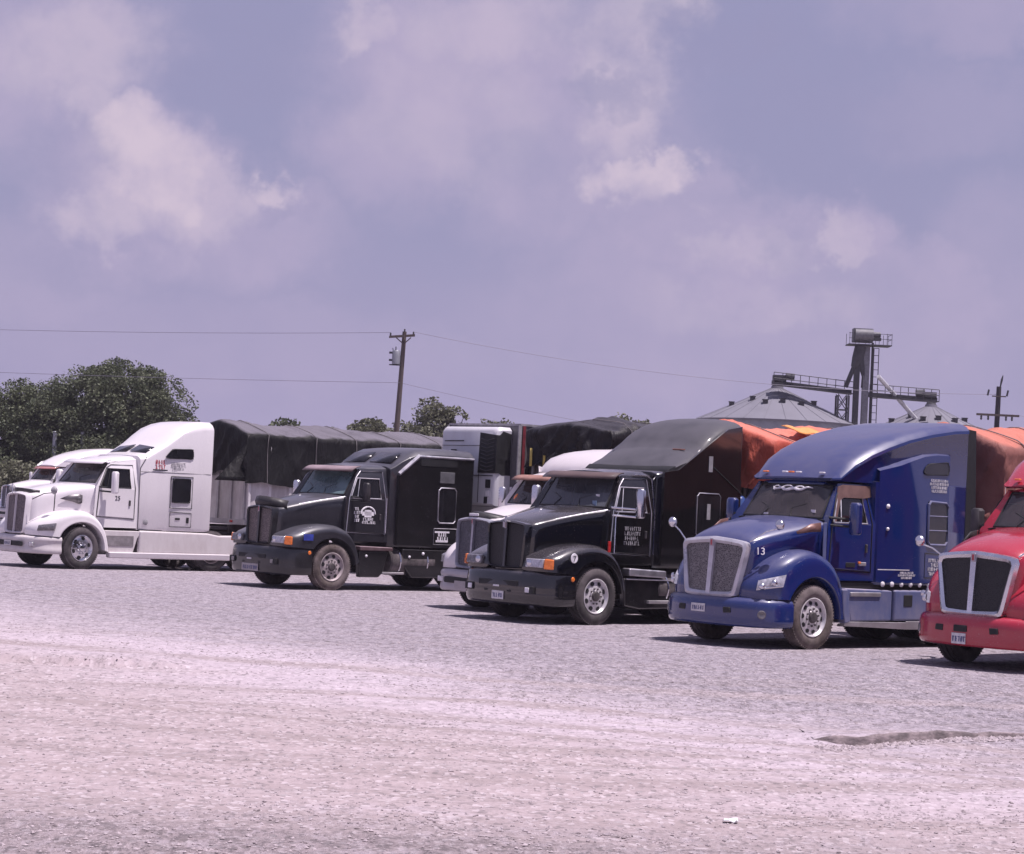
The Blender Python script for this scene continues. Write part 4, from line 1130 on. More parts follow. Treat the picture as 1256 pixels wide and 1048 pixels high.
for s in (1, -1):
    m = MB(); yo = .10 if s > 0 else .10
    def rp(y, f): return (-1.895-.305*f+.010, s*y, 2.975+.18*f+.012-(.05 if y > .8 else 0))
    m.add([rp(.07, .06), rp(.84, .04), rp(.82, .92), rp(.09, .97)], [(0, 1, 2, 3)]); m.build('roof_window', simple('flank_glass', (.012, .012, .015), .12), s5, solid=-.012)
    side_window(s5, [(-2.30, 2.86), (-2.50, 3.07), (-3.12, 3.09), (-3.14, 2.84), (-2.36, 2.83)], 1.136, s=s, frame=gasket, fw=.02)
    side_window(s5, [(-2.56, 2.33), (-3.10, 2.33), (-3.10, 1.72), (-2.56, 1.72)], 1.136, s=s, frame=gasket, fw=.02)
    m = MB(); m.tube([(x, s*1.134, z) for x, z in ((-2.51, 2.38), (-3.16, 2.38), (-3.16, 1.58), (-2.51, 1.58), (-2.51, 2.38))], .011, 5); m.build('window_seam', gasket, s5)
    m = MB(); m.tube([(x, s*1.134, z) for x, z in ((-2.52, 1.48), (-3.16, 1.46), (-3.16, 1.11), (-2.52, 1.11), (-2.52, 1.48))], .009, 5).box((-2.75, s*1.136, 1.31), (.14, .01, .05)).box((-3.05, s*1.138, 1.28), (.07, .02, .14)); m.build('luggage_door_seam', gasket, s5)
    m = MB(); m.tube([(-1.64, s*1.075, 2.46), (-2.2, s*1.104, 2.47), (-2.85, s*1.132, 2.47), (-3.70, s*1.122, 2.47)], .006, 5).tube([(-1.64, s*1.06, 1.02), (-1.63, s*1.06, 2.55), (-1.78, s*1.09, 2.83)], .009, 5); m.build('body_seam', gasket, s5)
    m = MB(); m.prism([(-.62, .97), (-1.62, .97), (-1.75, .95), (-1.62, .80), (-1.50, .42), (-.80, .42)], s*1.12, s*1.0); m.build('side_skirt', white_lo, T5, bevel=.02)
    m = MB(); m.prism([(-1.65, .99), (-3.7, .97), (-4.05, .92), (-4.60, .93), (-4.66, .80), (-4.50, .42), (-1.65, .42)], s*1.16, s*1.02); m.build('side_skirt', white_lo, T5, bevel=.05)
    m = MB(); m.box((-1.10, s*1.125, .72), (.80, .02, .26)); m.build('step', simple('skirt_shade', (.22, .20, .21), .6), T5, bevel=.01)
    m = MB(); m.hexa([(-.78, s*1.20, .44), (-.78, s*1.0, .44), (-4.45, s*1.0, .44), (-4.45, s*1.20, .44)], [(-.80, s*1.17, .29), (-.80, s*1.0, .30), (-4.40, s*1.0, .28), (-4.40, s*1.17, .28)]); m.build('skirt_edge', white, T5, bevel=.03)
    m = MB(); m.box((-2.7, s*1.05, .985), (2.1, .06, .05)); m.build('body_shadow_gap', gasket, s5)
marker_row(T5, [-1.83], 1.10, 1.20, letter_g, .07)
m = MB(); strokes(m, side_matrix(-1.98, 1.105, 2.55), .42, .24, 2, 60, 0, .9); m.build('door_lettering', letter_r, s5, smooth=0)
m = MB(); m.box((-2.20, 1.108, 2.525), (.46, .006, .03)); m.build('lettering_bar', letter_k, s5)
m = MB(); strokes(m, side_matrix(-2.45, 1.128, 2.54), .50, .20, 3, 61, 0, .85); m.build('door_lettering', letter_g, s5, smooth=0)
words('door_number', '25', side_matrix(-.94, 1.06, 1.72), .16, letter_k, T5, .003)
chassis(T5, dusty_rim, drive=(-3.85, -5.10), tank=False)
for s in (1, -1): mirror(T5, s, white, x=-.74, y=1.34, z0=1.88, z1=2.43, w=.20, d=.14, arm=((-.48, 1.03, 2.04), (-.48, 1.03, 1.94)))
for s in (1, -1): hood_mirror(T5, s, (.74, 1.02, 1.90), [(1.10, .60, 1.66), (.72, 1.0, 1.40)], mat=letter_g, r=.10)
number_plate(b5, 1.375, 0, .575, .32, .12, 1, seed=14)
m = MB()
m.grid([[(1.20-.35*(y/.5)**2, y, 1.84-.06*(y/.5)**2), (1.20-.36*(y/.5)**2, y, 1.93-.05*(y/.5)**2)] for y in (.5, .36, .18, 0, -.18, -.36, -.5)])
m.build('bug_deflector', black_plastic, T5, smooth=50, solid=.012)
m = MB(); m.tube([(1.24, -.12, 1.78), (1.24, -.14, 2.02)], .012, 6); m.build('hood_ornament', chrome, T5)

silver_frame = simple('silver_trim', (.42, .42, .48), .35, .5, .15, 4, .05, dust=.2)
off_white = paint('off_white_paint', (0.66, 0.62, 0.64), dust=.2, side=.15, rough=.3, coat=.4, dustcol=(.5, .43, .44))
silver_b = paint('silver_bumper', (0.40, 0.38, 0.41), dust=.25, side=.2, rough=.3, coat=.4)
T6, ws6, b6, g6 = sweep_truck('white semi truck with silver grille, squeezed behind the glossy black truck', .22, 43.48, .83, off_white, silver_frame, m_mesh('slate_grille_mesh', (.10, .10, .125)), rust_visor, silver_b, dusty_rim)
rows = []
for x, zt, hw in ((-1.25, 2.86, .80), (-1.32, 2.98, .90), (-1.55, 3.14, .98), (-1.95, 3.26, 1.02), (-2.5, 3.33, 1.04), (-3.3, 3.35, 1.04)):
    rows.append(half_ring(x, [(0, zt), (hw*.5, zt-.01), (hw*.8, zt-.05), (hw*.95, zt-.14), (hw, zt-.25 if zt > 3.1 else zt-.06), (hw, 2.78)]))
m = MB().grid(rows); m.add(rows[0], [tuple(range(len(rows[0])))]); m.add(rows[-1], [tuple(range(len(rows[0])))]); m.build('roof_fairing', off_white, T6, smooth=45)
sleeper(T6, [(-1.62, 2.80, 2.72, 1.05, .9), (-2.0, 2.82, 2.74, 1.12, .95), (-3.9, 2.82, 2.74, 1.12, .95)], off_white, zb=1.0)
skirt(T6, [(-.80, .95), (-4.4, .95), (-4.4, .42), (-.80, .42)], off_white, 1.14)
chassis(T6, dusty_rim, tank=False)
for s in (1, -1): mirror(T6, s, chrome if s < 0 else dull_chrome, x=-.70, y=1.22 if s > 0 else 1.30, z0=1.95, z1=2.45, w=.17, d=.10)
m = MB(); m.box((1.375, -.1, .50), (.02, .34, .13)); m.build('number_plate', simple('dusty_plate', (.36, .33, .34), .6), b6)
m = MB(); m.tube([(-.52, -.66, 2.12), (-.54, -.66, 2.26), (-.55, -.66, 2.32)], [.075, .065, .02], 12); m.build('amber_lamp', amber, T6, smooth=50)
m = MB(); m.grid([[(1.22-.40*(y/.56)**2, y, 1.80-.10*(y/.56)**2), (1.16-.40*(y/.56)**2, y*.97, 1.91-.10*(y/.56)**2), (1.06-.40*(y/.56)**2, y*.95, 1.94-.10*(y/.56)**2)] for y in (.56, .4, .2, 0, -.2, -.4, -.56)])
m.build('bug_deflector', black_plastic, T6, smooth=50, solid=.012)
m = MB(); m.box((1.19, -.0, 1.87), (.03, .26, .05)); m.build('hood_badge', letter_w, T6, bevel=.01)
# far white truck behind the first one
far_visor = paint('red_edge_visor', (.36, .10, .10), dust=.2, side=.1, rough=.4, coat=.2)
T7, ws7, b7, g7 = sweep_truck('farthest white semi truck, mostly hidden behind the white one with roof windows', -21.35, 97.6, .84, white, chrome, m_mesh('slate_grille_mesh', (.10, .10, .125)), far_visor, white_lo, dusty_rim)
rows = []
for x, zt, hw in ((-.72, 2.80, .88), (-1.0, 3.0, .95), (-1.5, 3.24, 1.02), (-2.1, 3.44, 1.06), (-2.8, 3.60, 1.1), (-3.8, 3.68, 1.1)):
    rows.append(half_ring(x, [(0, zt), (hw*.5, zt-.01), (hw*.8, zt-.04), (hw*.95, zt-.12), (hw, zt-.2 if zt > 3 else zt-.05), (hw, 2.74)]))
m = MB().grid(rows); m.add(rows[0], [tuple(range(len(rows[0])))]); m.add(rows[-1], [tuple(range(len(rows[0])))]); m.build('roof_fairing', white, T7, smooth=45)
sleeper(T7, [(-1.62, 2.78, 2.70, 1.05, .9), (-2.0, 2.82, 2.74, 1.12, .95), (-3.9, 2.82, 2.74, 1.12, .95)], white, zb=1.0)
skirt(T7, [(-.80, .95), (-4.4, .95), (-4.4, .42), (-.80, .42)], white, 1.14)
chassis(T7, dusty_rim, tank=False)
for s in (1, -1): mirror(T7, s, white, x=-.70, y=1.32, z0=1.95, z1=2.45, w=.17, d=.10)

# ------------------------------------------------------------------ trailers and tarpaulins
TRAILERS = 'trailers behind the trucks'
HEAD = {k: math.atan2(-math.cos(t), -math.sin(t)) for k, t in (('white', .84), ('studio', .843), ('fairing', .80), ('blue', .84))}


def running_gear(T, x1, legs=True):
    m = MB()
    for s in (1, -1): m.box((-(12.3)/2-4.6, s*.5, 1.08), (12.0, .10, .22))
    for x in (x1, x1-1.25): m.tube([(x, -1.0, .52), (x, 1.0, .52)], .07, 8)
    m.box((x1-.6, 0, .78), (2.2, 1.0, .25))
    m.build('trailer_frame', chassis_m, T)
    for x in (x1, x1-1.25):
        for s in (1, -1):
            wheel(T, x, s*1.08, s, 'drive', dusty_rim); wheel(T, x, s*.76, s, 'drive', dusty_rim)
    if legs:
        for s in (1, -1):
            m = MB(); m.box((-7.3, s*.72, .75), (.14, .14, .75)).box((-7.3, s*.72, .20), (.26, .30, .03)); m.build('landing_leg', chassis_m, T)
    for s in (1, -1):
        m = MB(); m.box((x1-2.15, s*.9, .65), (.02, .6, .8)); m.build('mud_flap', gasket, T)


post_m = simple('pale_post', (.66, .63, .65), .5, .1, .2, 3, .1, dust=.2)
rope_m = simple('rope', (.16, .145, .15), .9)


def hopper_trailer(label, base, rz, mat, x0=-4.75, L=12.3, zt=3.45, zb=1.24, ribs=True, frontribs=5):
    T = thing('grain_trailer', label, 'trailer', (base[0], base[1], 0), rz, TRAILERS)
    m = MB()
    for s in (1, -1): m.box((x0-L/2, s*1.285, (zt+zb)/2), (L, .03, zt-zb))
    m.box((x0-.015, 0, (zt+zb)/2), (.03, 2.54, zt-zb)).box((x0-L+.015, 0, (zt+zb)/2), (.03, 2.54, zt-zb)).box((x0-L/2, 0, zb+.1), (L-.1, 2.5, .06))
    m.build('hopper_body', mat, T)
    for s in (1, -1):
        n = int(L/.62)
        for k in range(n+1):
            x = x0-.03-(L-.06)*k/n
            m = MB(); m.box((x, s*1.325, (zt+zb)/2), (.07, .05, zt-zb)); m.build('side_post', post_m, T) if s > 0 else m.build('side_post', mat, T)
        m = MB(); m.box((x0-L/2, s*1.335, zb+.03), (L, .07, .14)); m.build('bottom_rail', alu, T, bevel=.01)
    for k in range(frontribs):
        y = -1.2+2.4*k/(frontribs-1)
        m = MB(); m.box((x0+.03, y, (zt+zb)/2), (.05, .07, zt-zb)); m.build('front_post', alu, T)
    m = MB(); m.box((x0+.03, 0, 2.45), (.06, 2.5, .06)).box((x0+.03, 0, zb+.05), (.07, 2.56, .14)); m.build('front_rail', alu, T)
    m = MB(); m.box((x0+.06, .72, 1.30), (.06, .10, .06)).box((x0+.06, -.72, 1.30), (.06, .10, .06)); m.build('clearance_lamp', red_lens, T)
    running_gear(T, x0-10.2)
    return T


def tarp(label, base, rz, mat, x0=-4.75, L=12.3, ridge=3.92, edge=3.62, low=2.30, seed=1, front_low=2.6, fold=.05, flap=0.0, yoff=0.0, sag=.05, hump=0.0):
    """cloth over the load: a grid across the trailer with sag between bows and gathered folds, closed at both ends"""
    rows = []; nx = 200; r = random.Random(seed)
    so_ = r.uniform(0, 50)
    def prof(x, u):
        # u 0..1 across from left hem over the ridge to right hem
        a = abs(u-.5)*2      # 0 ridge .. 1 hem
        s = 1 if u < .5 else -1
        if a < .55:
            f = a/.55; y = 1.31*f; z = ridge+(edge-ridge)*f**1.25
            z += sag*math.sin(x*2.1+so_)*(1-f*.6)+hump*math.sin((x0-x)/L*math.pi*3)*(1-f)
        else:
            f = (a-.55)/.45; y = 1.31+.055+.03*f; z = edge-(edge-low)*f
        def rdg(p): return (1-min(1, abs(noise.noise(p))*2.2))**2
        drape = noise.noise(Vector((x*2.3+so_, s*3, z*.4)))
        crease = rdg(Vector((x*.9+z*.55+so_, s*7, z*.35-x*.2)))-.35
        crease2 = rdg(Vector((x*1.7-z*1.1+so_, s*11+a, z*.5)))-.35
        d = fold*(drape*.9+crease*1.15+crease2*.7+.35*noise.noise(Vector((x*6.5+so_, s*5, z*1.1))))*min(1, .35+a)
        hem = .07*noise.noise(Vector((x*1.7, s*9+so_, 0)))+.04*math.sin(x*3.3+so_)
        if a > .9: z += hem
        return (x, s*(y+.02+d*.55 if a >= .55 else y), z+(d*.75 if a < .55 else 0))
    NU = 56
    for k in range(nx+1):
        x = x0+.06-(L+.12)*k/nx
        rows.append([prof(x, j/NU) for j in range(NU+1)])
    m = MB().grid(rows)
    # front end cloth
    for end in (0, 1):
        rr = rows[0] if end == 0 else rows[-1]; fr = []
        sgn = 1 if end == 0 else -1
        for f in [k/18 for k in range(19)]:
            row = []
            for j, p in enumerate(rr):
                a = abs(j/NU-.5)*2
                zt = p[2] if a < .55 else edge+(p[2]-edge)*.02
                if a >= .55: zt = p[2]
                zl = front_low+.12*noise.noise(Vector((p[1]*1.3, so_, end)))+(flap*max(0, -p[1]/1.3) if end == 0 else 0)
                z = zt+(min(zt, zl)-zt)*f
                out = sgn*(.06+fold*1.5*f**.5*(noise.noise(Vector((p[1]*2.4+so_+z*1.3, z*.6, end)))+1.1*(1-min(1, abs(noise.noise(Vector((p[1]*2.0+so_-z*1.5, z*.5, end))))*2.4))**2+.5*noise.noise(Vector((p[1]*6+so_-z*1.2, z, end)))))
                row.append((p[0]+(out if f > 0 else 0), p[1]*(1-.01*f), z))
            fr.append(row)
        m.grid(fr)
    o = m.build('tarpaulin', mat, None, smooth=80)
    for k in range(1, 9):
        row = rows[int((k-.55)*nx/8.6)]; sl_x = .10*math.sin(k*2.3)
        pts = []
        for j in range(0, NU+1, 2):
            x, y, z = row[j]; a = abs(j/NU-.5)*2
            pts.append((x+sl_x*a, y+(.022 if y > 0 else -.022)*(a > .5), z+.020*(a < .6)))
        MB().tube(pts, .011, 5).build('tie_rope', rope_m, o, smooth=60)
    o.location = (base[0], base[1], 0); o.rotation_euler = (0, 0, rz)
    tag(o, label, 'tarpaulin', 'tarpaulins over the trailer loads')
    return o


black_tarp = m_tarp('black_tarp', (.007, .007, .008), (.014, .013, .015), (.185, .170, .200), .8, .6)
black_tarp2 = m_tarp('worn_black_tarp', (.012, .011, .013), (.022, .020, .022), (.085, .08, .095), .5, .45)
orange_tarp = m_tarp('orange_tarp', (.38, .070, .046), (.47, .115, .075), (.72, .27, .20), .55, .6)
brick_tarp = m_tarp('dusty_red_tarp', (.235, .095, .080), (.30, .135, .115), (.62, .20, .14), .7, .65)
wt = hopper_trailer('ribbed aluminium trailer hitched to the white truck with roof windows', (-11.157, 54.301), HEAD['white'], alu_panel)
tp = tarp('black tarpaulin over the ribbed aluminium trailer behind the white truck', (-11.157, 54.301), HEAD['white'], black_tarp, seed=4, low=2.30, front_low=2.55, fold=.075, sag=.04)
m = MB(); m.grid([[(-4.66+.05*math.sin(f*9), 1.37+.02*math.sin(f*7), 3.55-1.2*f), (-4.66+.88*f**1.3*.9, 1.30-.25*f, 3.45-1.10*f)] for f in [k/10 for k in range(11)]]); m.build('corner_flap', black_tarp, tp, smooth=60, solid=.01)
ot = hopper_trailer('grain trailer under the bright orange tarpaulin', (.85, 40.369), HEAD['fairing'], simple('dark_panel', (.10, .085, .08), .6, .2), x0=-4.8)
tarp('bright orange tarpaulin behind the glossy black truck', (.85, 40.369), HEAD['fairing'], orange_tarp, x0=-4.8, seed=8, low=2.45, front_low=2.62, fold=.13, sag=.06, ridge=3.95)
m = MB(); m.grid([[(-5.55-.8*f, .80+.46*g-.06*f+.04*math.sin(f*5), 3.89-.14*g+.02+.02*math.sin(f*7+g*3)) for g in (0, .25, .5, .75, 1)] for f in (0, .2, .4, .6, .8, 1.0, 1.2, 1.4)])
yp = m.build('tarp_patch', m_tarp('yellow_tarp', (.62, .24, .06), (.66, .30, .10), (.75, .42, .2), .3), None, smooth=60, solid=.012); yp.location = (.85, 40.369, .03); yp.rotation_euler = (0, 0, HEAD['fairing'])
tag(yp, 'small yellow tarp patch lying on the bright orange tarpaulin', 'tarpaulin')
bt = hopper_trailer('grain trailer hitched behind the blue truck', (4.239, 36.274), HEAD['blue'], simple('dark_panel', (.10, .085, .08), .6, .2), x0=-4.85)
tarp('dusty brick red tarpaulin behind the blue truck', (4.239, 36.274), HEAD['blue'], brick_tarp, x0=-4.85, seed=15, low=2.2, front_low=1.95, fold=.12, sag=.05, ridge=3.94, edge=3.56)

# reefer trailer behind the studio sleeper
RB = (-4.62+.33*math.cos(.843), 49.358-.33*math.sin(.843))
RT = thing('reefer_trailer', 'white refrigerated box trailer with cooling unit behind the boxy black truck', 'trailer', (RB[0], RB[1], 0), HEAD['studio'], TRAILERS)
box_m = simple('reefer_grey', (.13, .125, .135), .45, .2, .2, 1.5, .05)
m = MB(); m.box((-11.3, 0, 2.60), (12.6, 2.58, 2.72)); m.build('trailer_box', [box_m], RT, bevel=.03)
m = MB()
for s in (1, -1): m.box((-5.0, s*1.295, 2.6), (.10, .03, 2.72))
m.box((-11.3, 0, 3.975), (12.6, 2.62, .05)); m.build('corner_trim', simple('grey_trim', (.28, .27, .29), .5), RT)
m = MB(); m.box((-5.12, 1.318, 2.75), (.09, .012, 2.4)); m.build('side_stripe', simple('dull_red', (.16, .015, .025), .6), RT)
unit_m = paint('reefer_white', (.60, .60, .64), dust=.1, side=.12, rough=.35, coat=.3)
m = MB(); rows = []
for x, ins, zt, zb in ((-4.98, 0, 3.90, 2.02), (-4.66, .0, 3.90, 2.02), (-4.56, .04, 3.86, 2.04), (-4.52, .10, 3.80, 2.08)):
    rows.append([(x, -1.04+ins, zb), (x, 1.04-ins, zb), (x, 1.04-ins, zt-.08), (x, .96-ins, zt), (x, -.96+ins, zt), (x, -1.04+ins, zt-.08)])
m.ring_loft(rows)
u = m.build('cooling_unit', unit_m, RT, smooth=40)
m = MB(); m.prism([(-4.97, 3.74), (-4.70, 3.80), (-4.545, 3.62), (-4.545, 2.85), (-4.70, 2.76), (-4.97, 2.76)], 1.045, 1.02)
m.hexa([(-4.49, .42, 2.80), (-4.50, 1.05, 2.80), (-4.50, 1.05, 3.70), (-4.49, .46, 3.76)], [(-4.56, .42, 2.80), (-4.60, 1.05, 2.80), (-4.60, 1.05, 3.70), (-4.56, .46, 3.76)])
gr = m.build('air_grille', gasket, u)
m = MB()
for k in range(9): m.tube([(-4.482, .52, 2.90+.09*k), (-4.485, .74, 2.85+.09*k), (-4.49, .98, 2.90+.09*k)], .012, 5)
m.build('louvres', simple('louvre_grey', (.06, .06, .062), .5, .3), gr)
m = MB()
m.tube([(-4.505, -.85, 3.55), (-4.505, -.15, 3.56)], .012, 5).tube([(-4.505, -.95, 3.44), (-4.505, .55, 3.45)], .006, 5).tube([(-4.505, -.95, 2.74), (-4.505, .95, 2.74)], .010, 5).tube([(-4.505, .45, 2.1), (-4.505, .45, 3.44)], .008, 5)
m.build('panel_seam', gasket, u)
m = MB(); m.box((-4.50, -.50, 3.24), (.012, .20, .22), 0).box((-4.495, -.50, 3.28), (.012, .12, .03), 1).box((-4.495, -.50, 3.20), (.012, .12, .03), 1); m.build('unit_badge', [letter_k, letter_g], u)
m = MB(); m.box((-4.97, 0, 1.66), (.04, 2.5, .70)); m.build('lower_panel', unit_m, RT)
m = MB(); m.box((-4.50, .80, 2.55), (.02, .16, .20), 0).box((-4.50, .80, 2.32), (.02, .14, .14), 1).box((-4.50, .74, 2.16), (.02, .10, .16), 0); m.build('control_box', [gasket, letter_w], u)
m = MB(); m.tube([(-4.94, 1.15, 1.4), (-4.94, 1.15, 2.5)], .05, 10); m.build('exhaust_pipe', dull_chrome, RT)
running_gear(RT, -15.2)

# dropped trailer with a black tarped load
L48 = (math.cos(.843), -math.sin(.843))
DB = (-4.62+3.38*L48[0], 49.358+3.38*L48[1])
hopper_trailer('parked trailer standing between the white box trailer and the silver grilled truck', DB, HEAD['studio'], simple('brown_panel', (.055, .042, .038), .7, .1), x0=-5.0, frontribs=3)
tarp('worn black tarpaulin humped over a load beside the white box trailer', DB, HEAD['studio'], black_tarp2, x0=-5.0, seed=23, low=2.6, front_low=3.0, fold=.20, sag=.08, ridge=4.10, edge=3.92, hump=.04)
for k, y in enumerate((-.62, -1.08)):
    m = MB(); m.grid([[(-4.74, y+.0, 3.42-.42*f), (-4.74, y+.08, 3.42-.42*f)] for f in (0, .5, 1)])
    o = m.build('cargo_strap', simple('yellow_strap', (.50, .38, .10), .7), None, solid=.01); o.location = (DB[0], DB[1], 0); o.rotation_euler = (0, 0, HEAD['studio'])
    tag(o, ('yellow cargo strap at the middle', 'yellow cargo strap near the left corner')[k]+' of the worn black tarpaulin front', 'strap', 'yellow cargo straps')

exec_ground = True
# ------------------------------------------------------------------ ground
def lip_edge(x):
    return 21.0+.84*(x-3.3)+.08*math.sin(x*3.2)+.14*noise.noise(Vector((x*4, 0, 5)))+.05*noise.noise(Vector((x*9, 0, 5)))


def ground_h(x, y):
    if y < 8 or y > 75 or abs(x) > 45: return 0.0
    near = min(1, max(0, (33-y-max(0, -x)*.0)/5)); 
    h = .030*noise.noise(Vector((x*.25, y*.35, 1)))+.018*noise.noise(Vector((x*.8, y*1.1, 4)))
    h += .010*noise.noise(Vector((x*1.4, y*4.5, 7)))+.006*noise.noise(Vector((x*5, y*7, 9)))
    zone = y+.9*x
    rough = .22+.78*max(min(1, max(0, (16.3-y)/1.6)), min(1, max(0, (zone-23)/4)))
    h += rough*(.013*noise.noise(Vector((x*5.2, y*3.6, 11)))+.010*noise.noise(Vector((x*10, y*7, 13)))+.007*noise.noise(Vector((x*19, y*12, 17))))
    # two shallow wheel ruts that swing across the lot
    for c, w in ((16.4, .5), (18.5, .55), (24.4, .6)):
        d = (y-c-.05*x-.25*math.sin(x*.25))/w
        h -= .028*math.exp(-d*d)
    h = h*near
    h += (1-near)*.004*noise.noise(Vector((x*2, y*2, 3)))
    # hollow scoured out under the broken pavement lip at the right
    e = lip_edge(x); d = y-e
    if x > 2.9 and -.75 < d < .6:
        k = min(1, max(0, (x-2.95)/.4))*(1 if x < 4.5 else .6)
        h -= k*.035*math.exp(-((d+.05)/.30)**2)
    if -6.5 < x < -3.6 and 25 < y < 27.5:
        e2 = 26.2-.10*(x+5)+.15*noise.noise(Vector((x*2.4, 3, 5))); d = y-e2
        k = min(1, (x+6.5)/.5, (-3.6-x)/.5)
        if 0 < d < 1.2: h += k*(.05+.04*noise.noise(Vector((x*6, y*3, 1))))*(1-d/1.2)
        elif -.5 < d <= 0: h -= k*.03*(1+noise.noise(Vector((x*7, y*7, 1))))
    return h


def build_ground():
    xs = [-900, -500, -250, -120, -70, -45, -30, -22, -18, -15, -13, -11.5, -10.4, -9.6, -9.1]+[-8.7+.07*k for k in range(250)]+[9.1, 9.6, 10.4, 11.5, 13, 15, 18, 22, 30, 45, 70, 120, 250, 500, 900]
    ys = [-60, -20, 0, 6, 10, 11.6]+[12.2+.06*k for k in range(348)]+[33.1+.5*k for k in range(60)]+[66, 75, 90, 110, 140, 180, 250, 400, 800, 1600]
    m = MB(); m.grid([[(x, y, ground_h(x, y)) for x in xs] for y in ys])
    def fn(t, out):
        tc = t.new('ShaderNodeTexCoord').outputs['Object']
        sep = t.new('ShaderNodeSeparateXYZ'); t.l.new(tc, sep.inputs[0])
        big = t.noise(t.mapping(tc, (.45, .9, 1)), .33, 5, .6, .6)
        streak = t.noise(t.mapping(tc, (.20, 1.5, 1), rot=(0, 0, R(-5))), 1.0, 7, .62, .6)
        streak2 = t.noise(t.mapping(tc, (.35, 2.6, 1), rot=(0, 0, R(4))), 2.2, 6, .65, .8)
        peb = t.new('ShaderNodeTexVoronoi'); t.l.new(t.mapping(tc, (1, .75, 1)), peb.inputs['Vector']); peb.inputs['Scale'].default_value = 24
        fine = t.noise(t.mapping(tc, (1.0, .5, 1)), 22, 8, .76)
        mid = t.noise(t.mapping(tc, (1.0, .55, 1)), 6.5, 9, .70, .5)
        wav = t.noise(t.mapping(tc, (.55, 1.3, 1)), 3.2, 6, .6, 1.4)
        def track(a, b, cc, w):
            X = sep.outputs[0]
            yc = t.math('ADD', a, t.math('ADD', t.math('MULTIPLY', X, b), t.math('MULTIPLY', t.math('MULTIPLY', X, X), cc)))
            dd = t.math('ABSOLUTE', t.math('ADD', t.math('SUBTRACT', sep.outputs[1], yc), t.math('MULTIPLY', t.math('SUBTRACT', wav, .5), .45)))
            return t.ramp(dd, w, w*.25)
        trk = None
        for a_ in ((23.6, -.28, -.05, .50), (21.6, -.26, -.05, .45), (17.2, .0, .055, .42), (19.2, .02, .045, .38), (15.0, .10, .03, .32), (26.6, -.20, .02, .6), (16.1, -.12, .01, .22), (18.3, .14, .02, .18), (20.4, -.30, -.02, .26), (14.2, .02, .02, .2)):
            q_ = track(*a_); trk = q_ if trk is None else t.math('MAXIMUM', trk, q_)
        trk = t.math('MULTIPLY', trk, t.ramp(streak, .30, .55, .25, 1.0))
        crk = t.ramp(t.math('ABSOLUTE', t.math('SUBTRACT', wav, .5)), .0, .035, 1.0, 0.0)
        pale, tan, grey, dark = (.455, .388, .430), (.375, .308, .318), (.335, .305, .360), (.15, .13, .14)
        yy = t.math('ADD', sep.outputs[1], t.math('MULTIPLY', t.math('SUBTRACT', big, .5), 9.0))
        xx = t.math('MULTIPLY', sep.outputs[0], 1.15)
        zone = t.math('ADD', yy, xx)
        # packed pale caliche across the middle, browner towards the camera, crushed grey stone where the trucks stand
        c = t.mix(t.ramp(zone, 17.0, 23.5), tan, pale)
        c = t.mix(t.math('MULTIPLY', t.ramp(big, .52, .68), .6), c, tan)
        c = t.mix(t.math('MULTIPLY', t.ramp(zone, 22.0, 32.5), .85), c, grey)
        c = t.mix(t.math('MULTIPLY', t.ramp(streak, .50, .66), .60), c, (.37, .31, .318))
        c = t.mix(t.math('MULTIPLY', t.ramp(streak, .40, .26), .55), c, (.53, .46, .51))
        coarse = t.math('ADD', t.ramp(t.math('ADD', sep.outputs[1], t.math('MULTIPLY', t.math('SUBTRACT', mid, .5), 4.0)), 15.6, 13.6), t.ramp(zone, 22.5, 31), clamp=True)
        rough_ = t.math('MULTIPLY', t.math('ADD', t.math('MULTIPLY', coarse, .66), .20), t.math('SUBTRACT', 1.0, t.math('MULTIPLY', trk, .55)))
        c = t.mix(t.math('MULTIPLY', trk, .80), c, (.285, .232, .234))
        c = t.mix(t.math('MULTIPLY', coarse, .30), c, (.36, .31, .33))
        c = t.mix(t.math('MULTIPLY', t.math('MULTIPLY', t.ramp(streak2, .55, .66), t.ramp(big, .35, .6)), .50), c, (.28, .235, .24))
        c = t.mix(t.math('MULTIPLY', t.ramp(mid, .50, .62), t.math('MULTIPLY', rough_, .78)), c, dark)
        c = t.mix(t.math('MULTIPLY', t.ramp(mid, .48, .38), t.math('MULTIPLY', rough_, .50)), c, (.55, .48, .53))
        c = t.mix(t.math('MULTIPLY', t.ramp(fine, .51, .61), t.math('MULTIPLY', rough_, .75)), c, dark)
        c = t.mix(t.math('MULTIPLY', t.ramp(fine, .47, .36), t.math('MULTIPLY', rough_, .50)), c, (.55, .48, .52))
        c = t.mix(t.math('MULTIPLY', t.math('MULTIPLY', crk, t.ramp(mid, .42, .56)), .60), c, (.17, .145, .15))
        pc = t.new('ShaderNodeSeparateColor'); t.l.new(peb.outputs['Color'], pc.inputs[0])
        c = t.mix(t.math('MULTIPLY', t.ramp(pc.outputs[0], .80, .95), .4), c, (.60, .54, .57))
        c = t.mix(t.math('MULTIPLY', t.ramp(pc.outputs[1], .86, .97), .5), c, (.13, .115, .12))
        gl = t.ramp(sep.outputs[1], 120, 190)
        c = t.mix(gl, c, (.16, .16, .10))
        hgt = t.math('ADD', t.math('MULTIPLY', peb.outputs['Distance'], .5), t.math('ADD', t.math('MULTIPLY', fine, 1.0), t.math('ADD', t.math('MULTIPLY', mid, 1.8), t.math('MULTIPLY', streak2, 1.2))))
        p = principled(t, out, c, .92, bump=hgt, bstr=1.0, bdist=.05, spec=.25)
        t.l.new(t.math('ADD', t.math('MULTIPLY', rough_, .75), .16, clamp=True), p.inputs['Normal'].links[0].from_node.inputs['Strength'])
    g = m.build('ground', material('gravel_lot', fn), None, smooth=60)
    g['kind'] = 'structure'
    return g


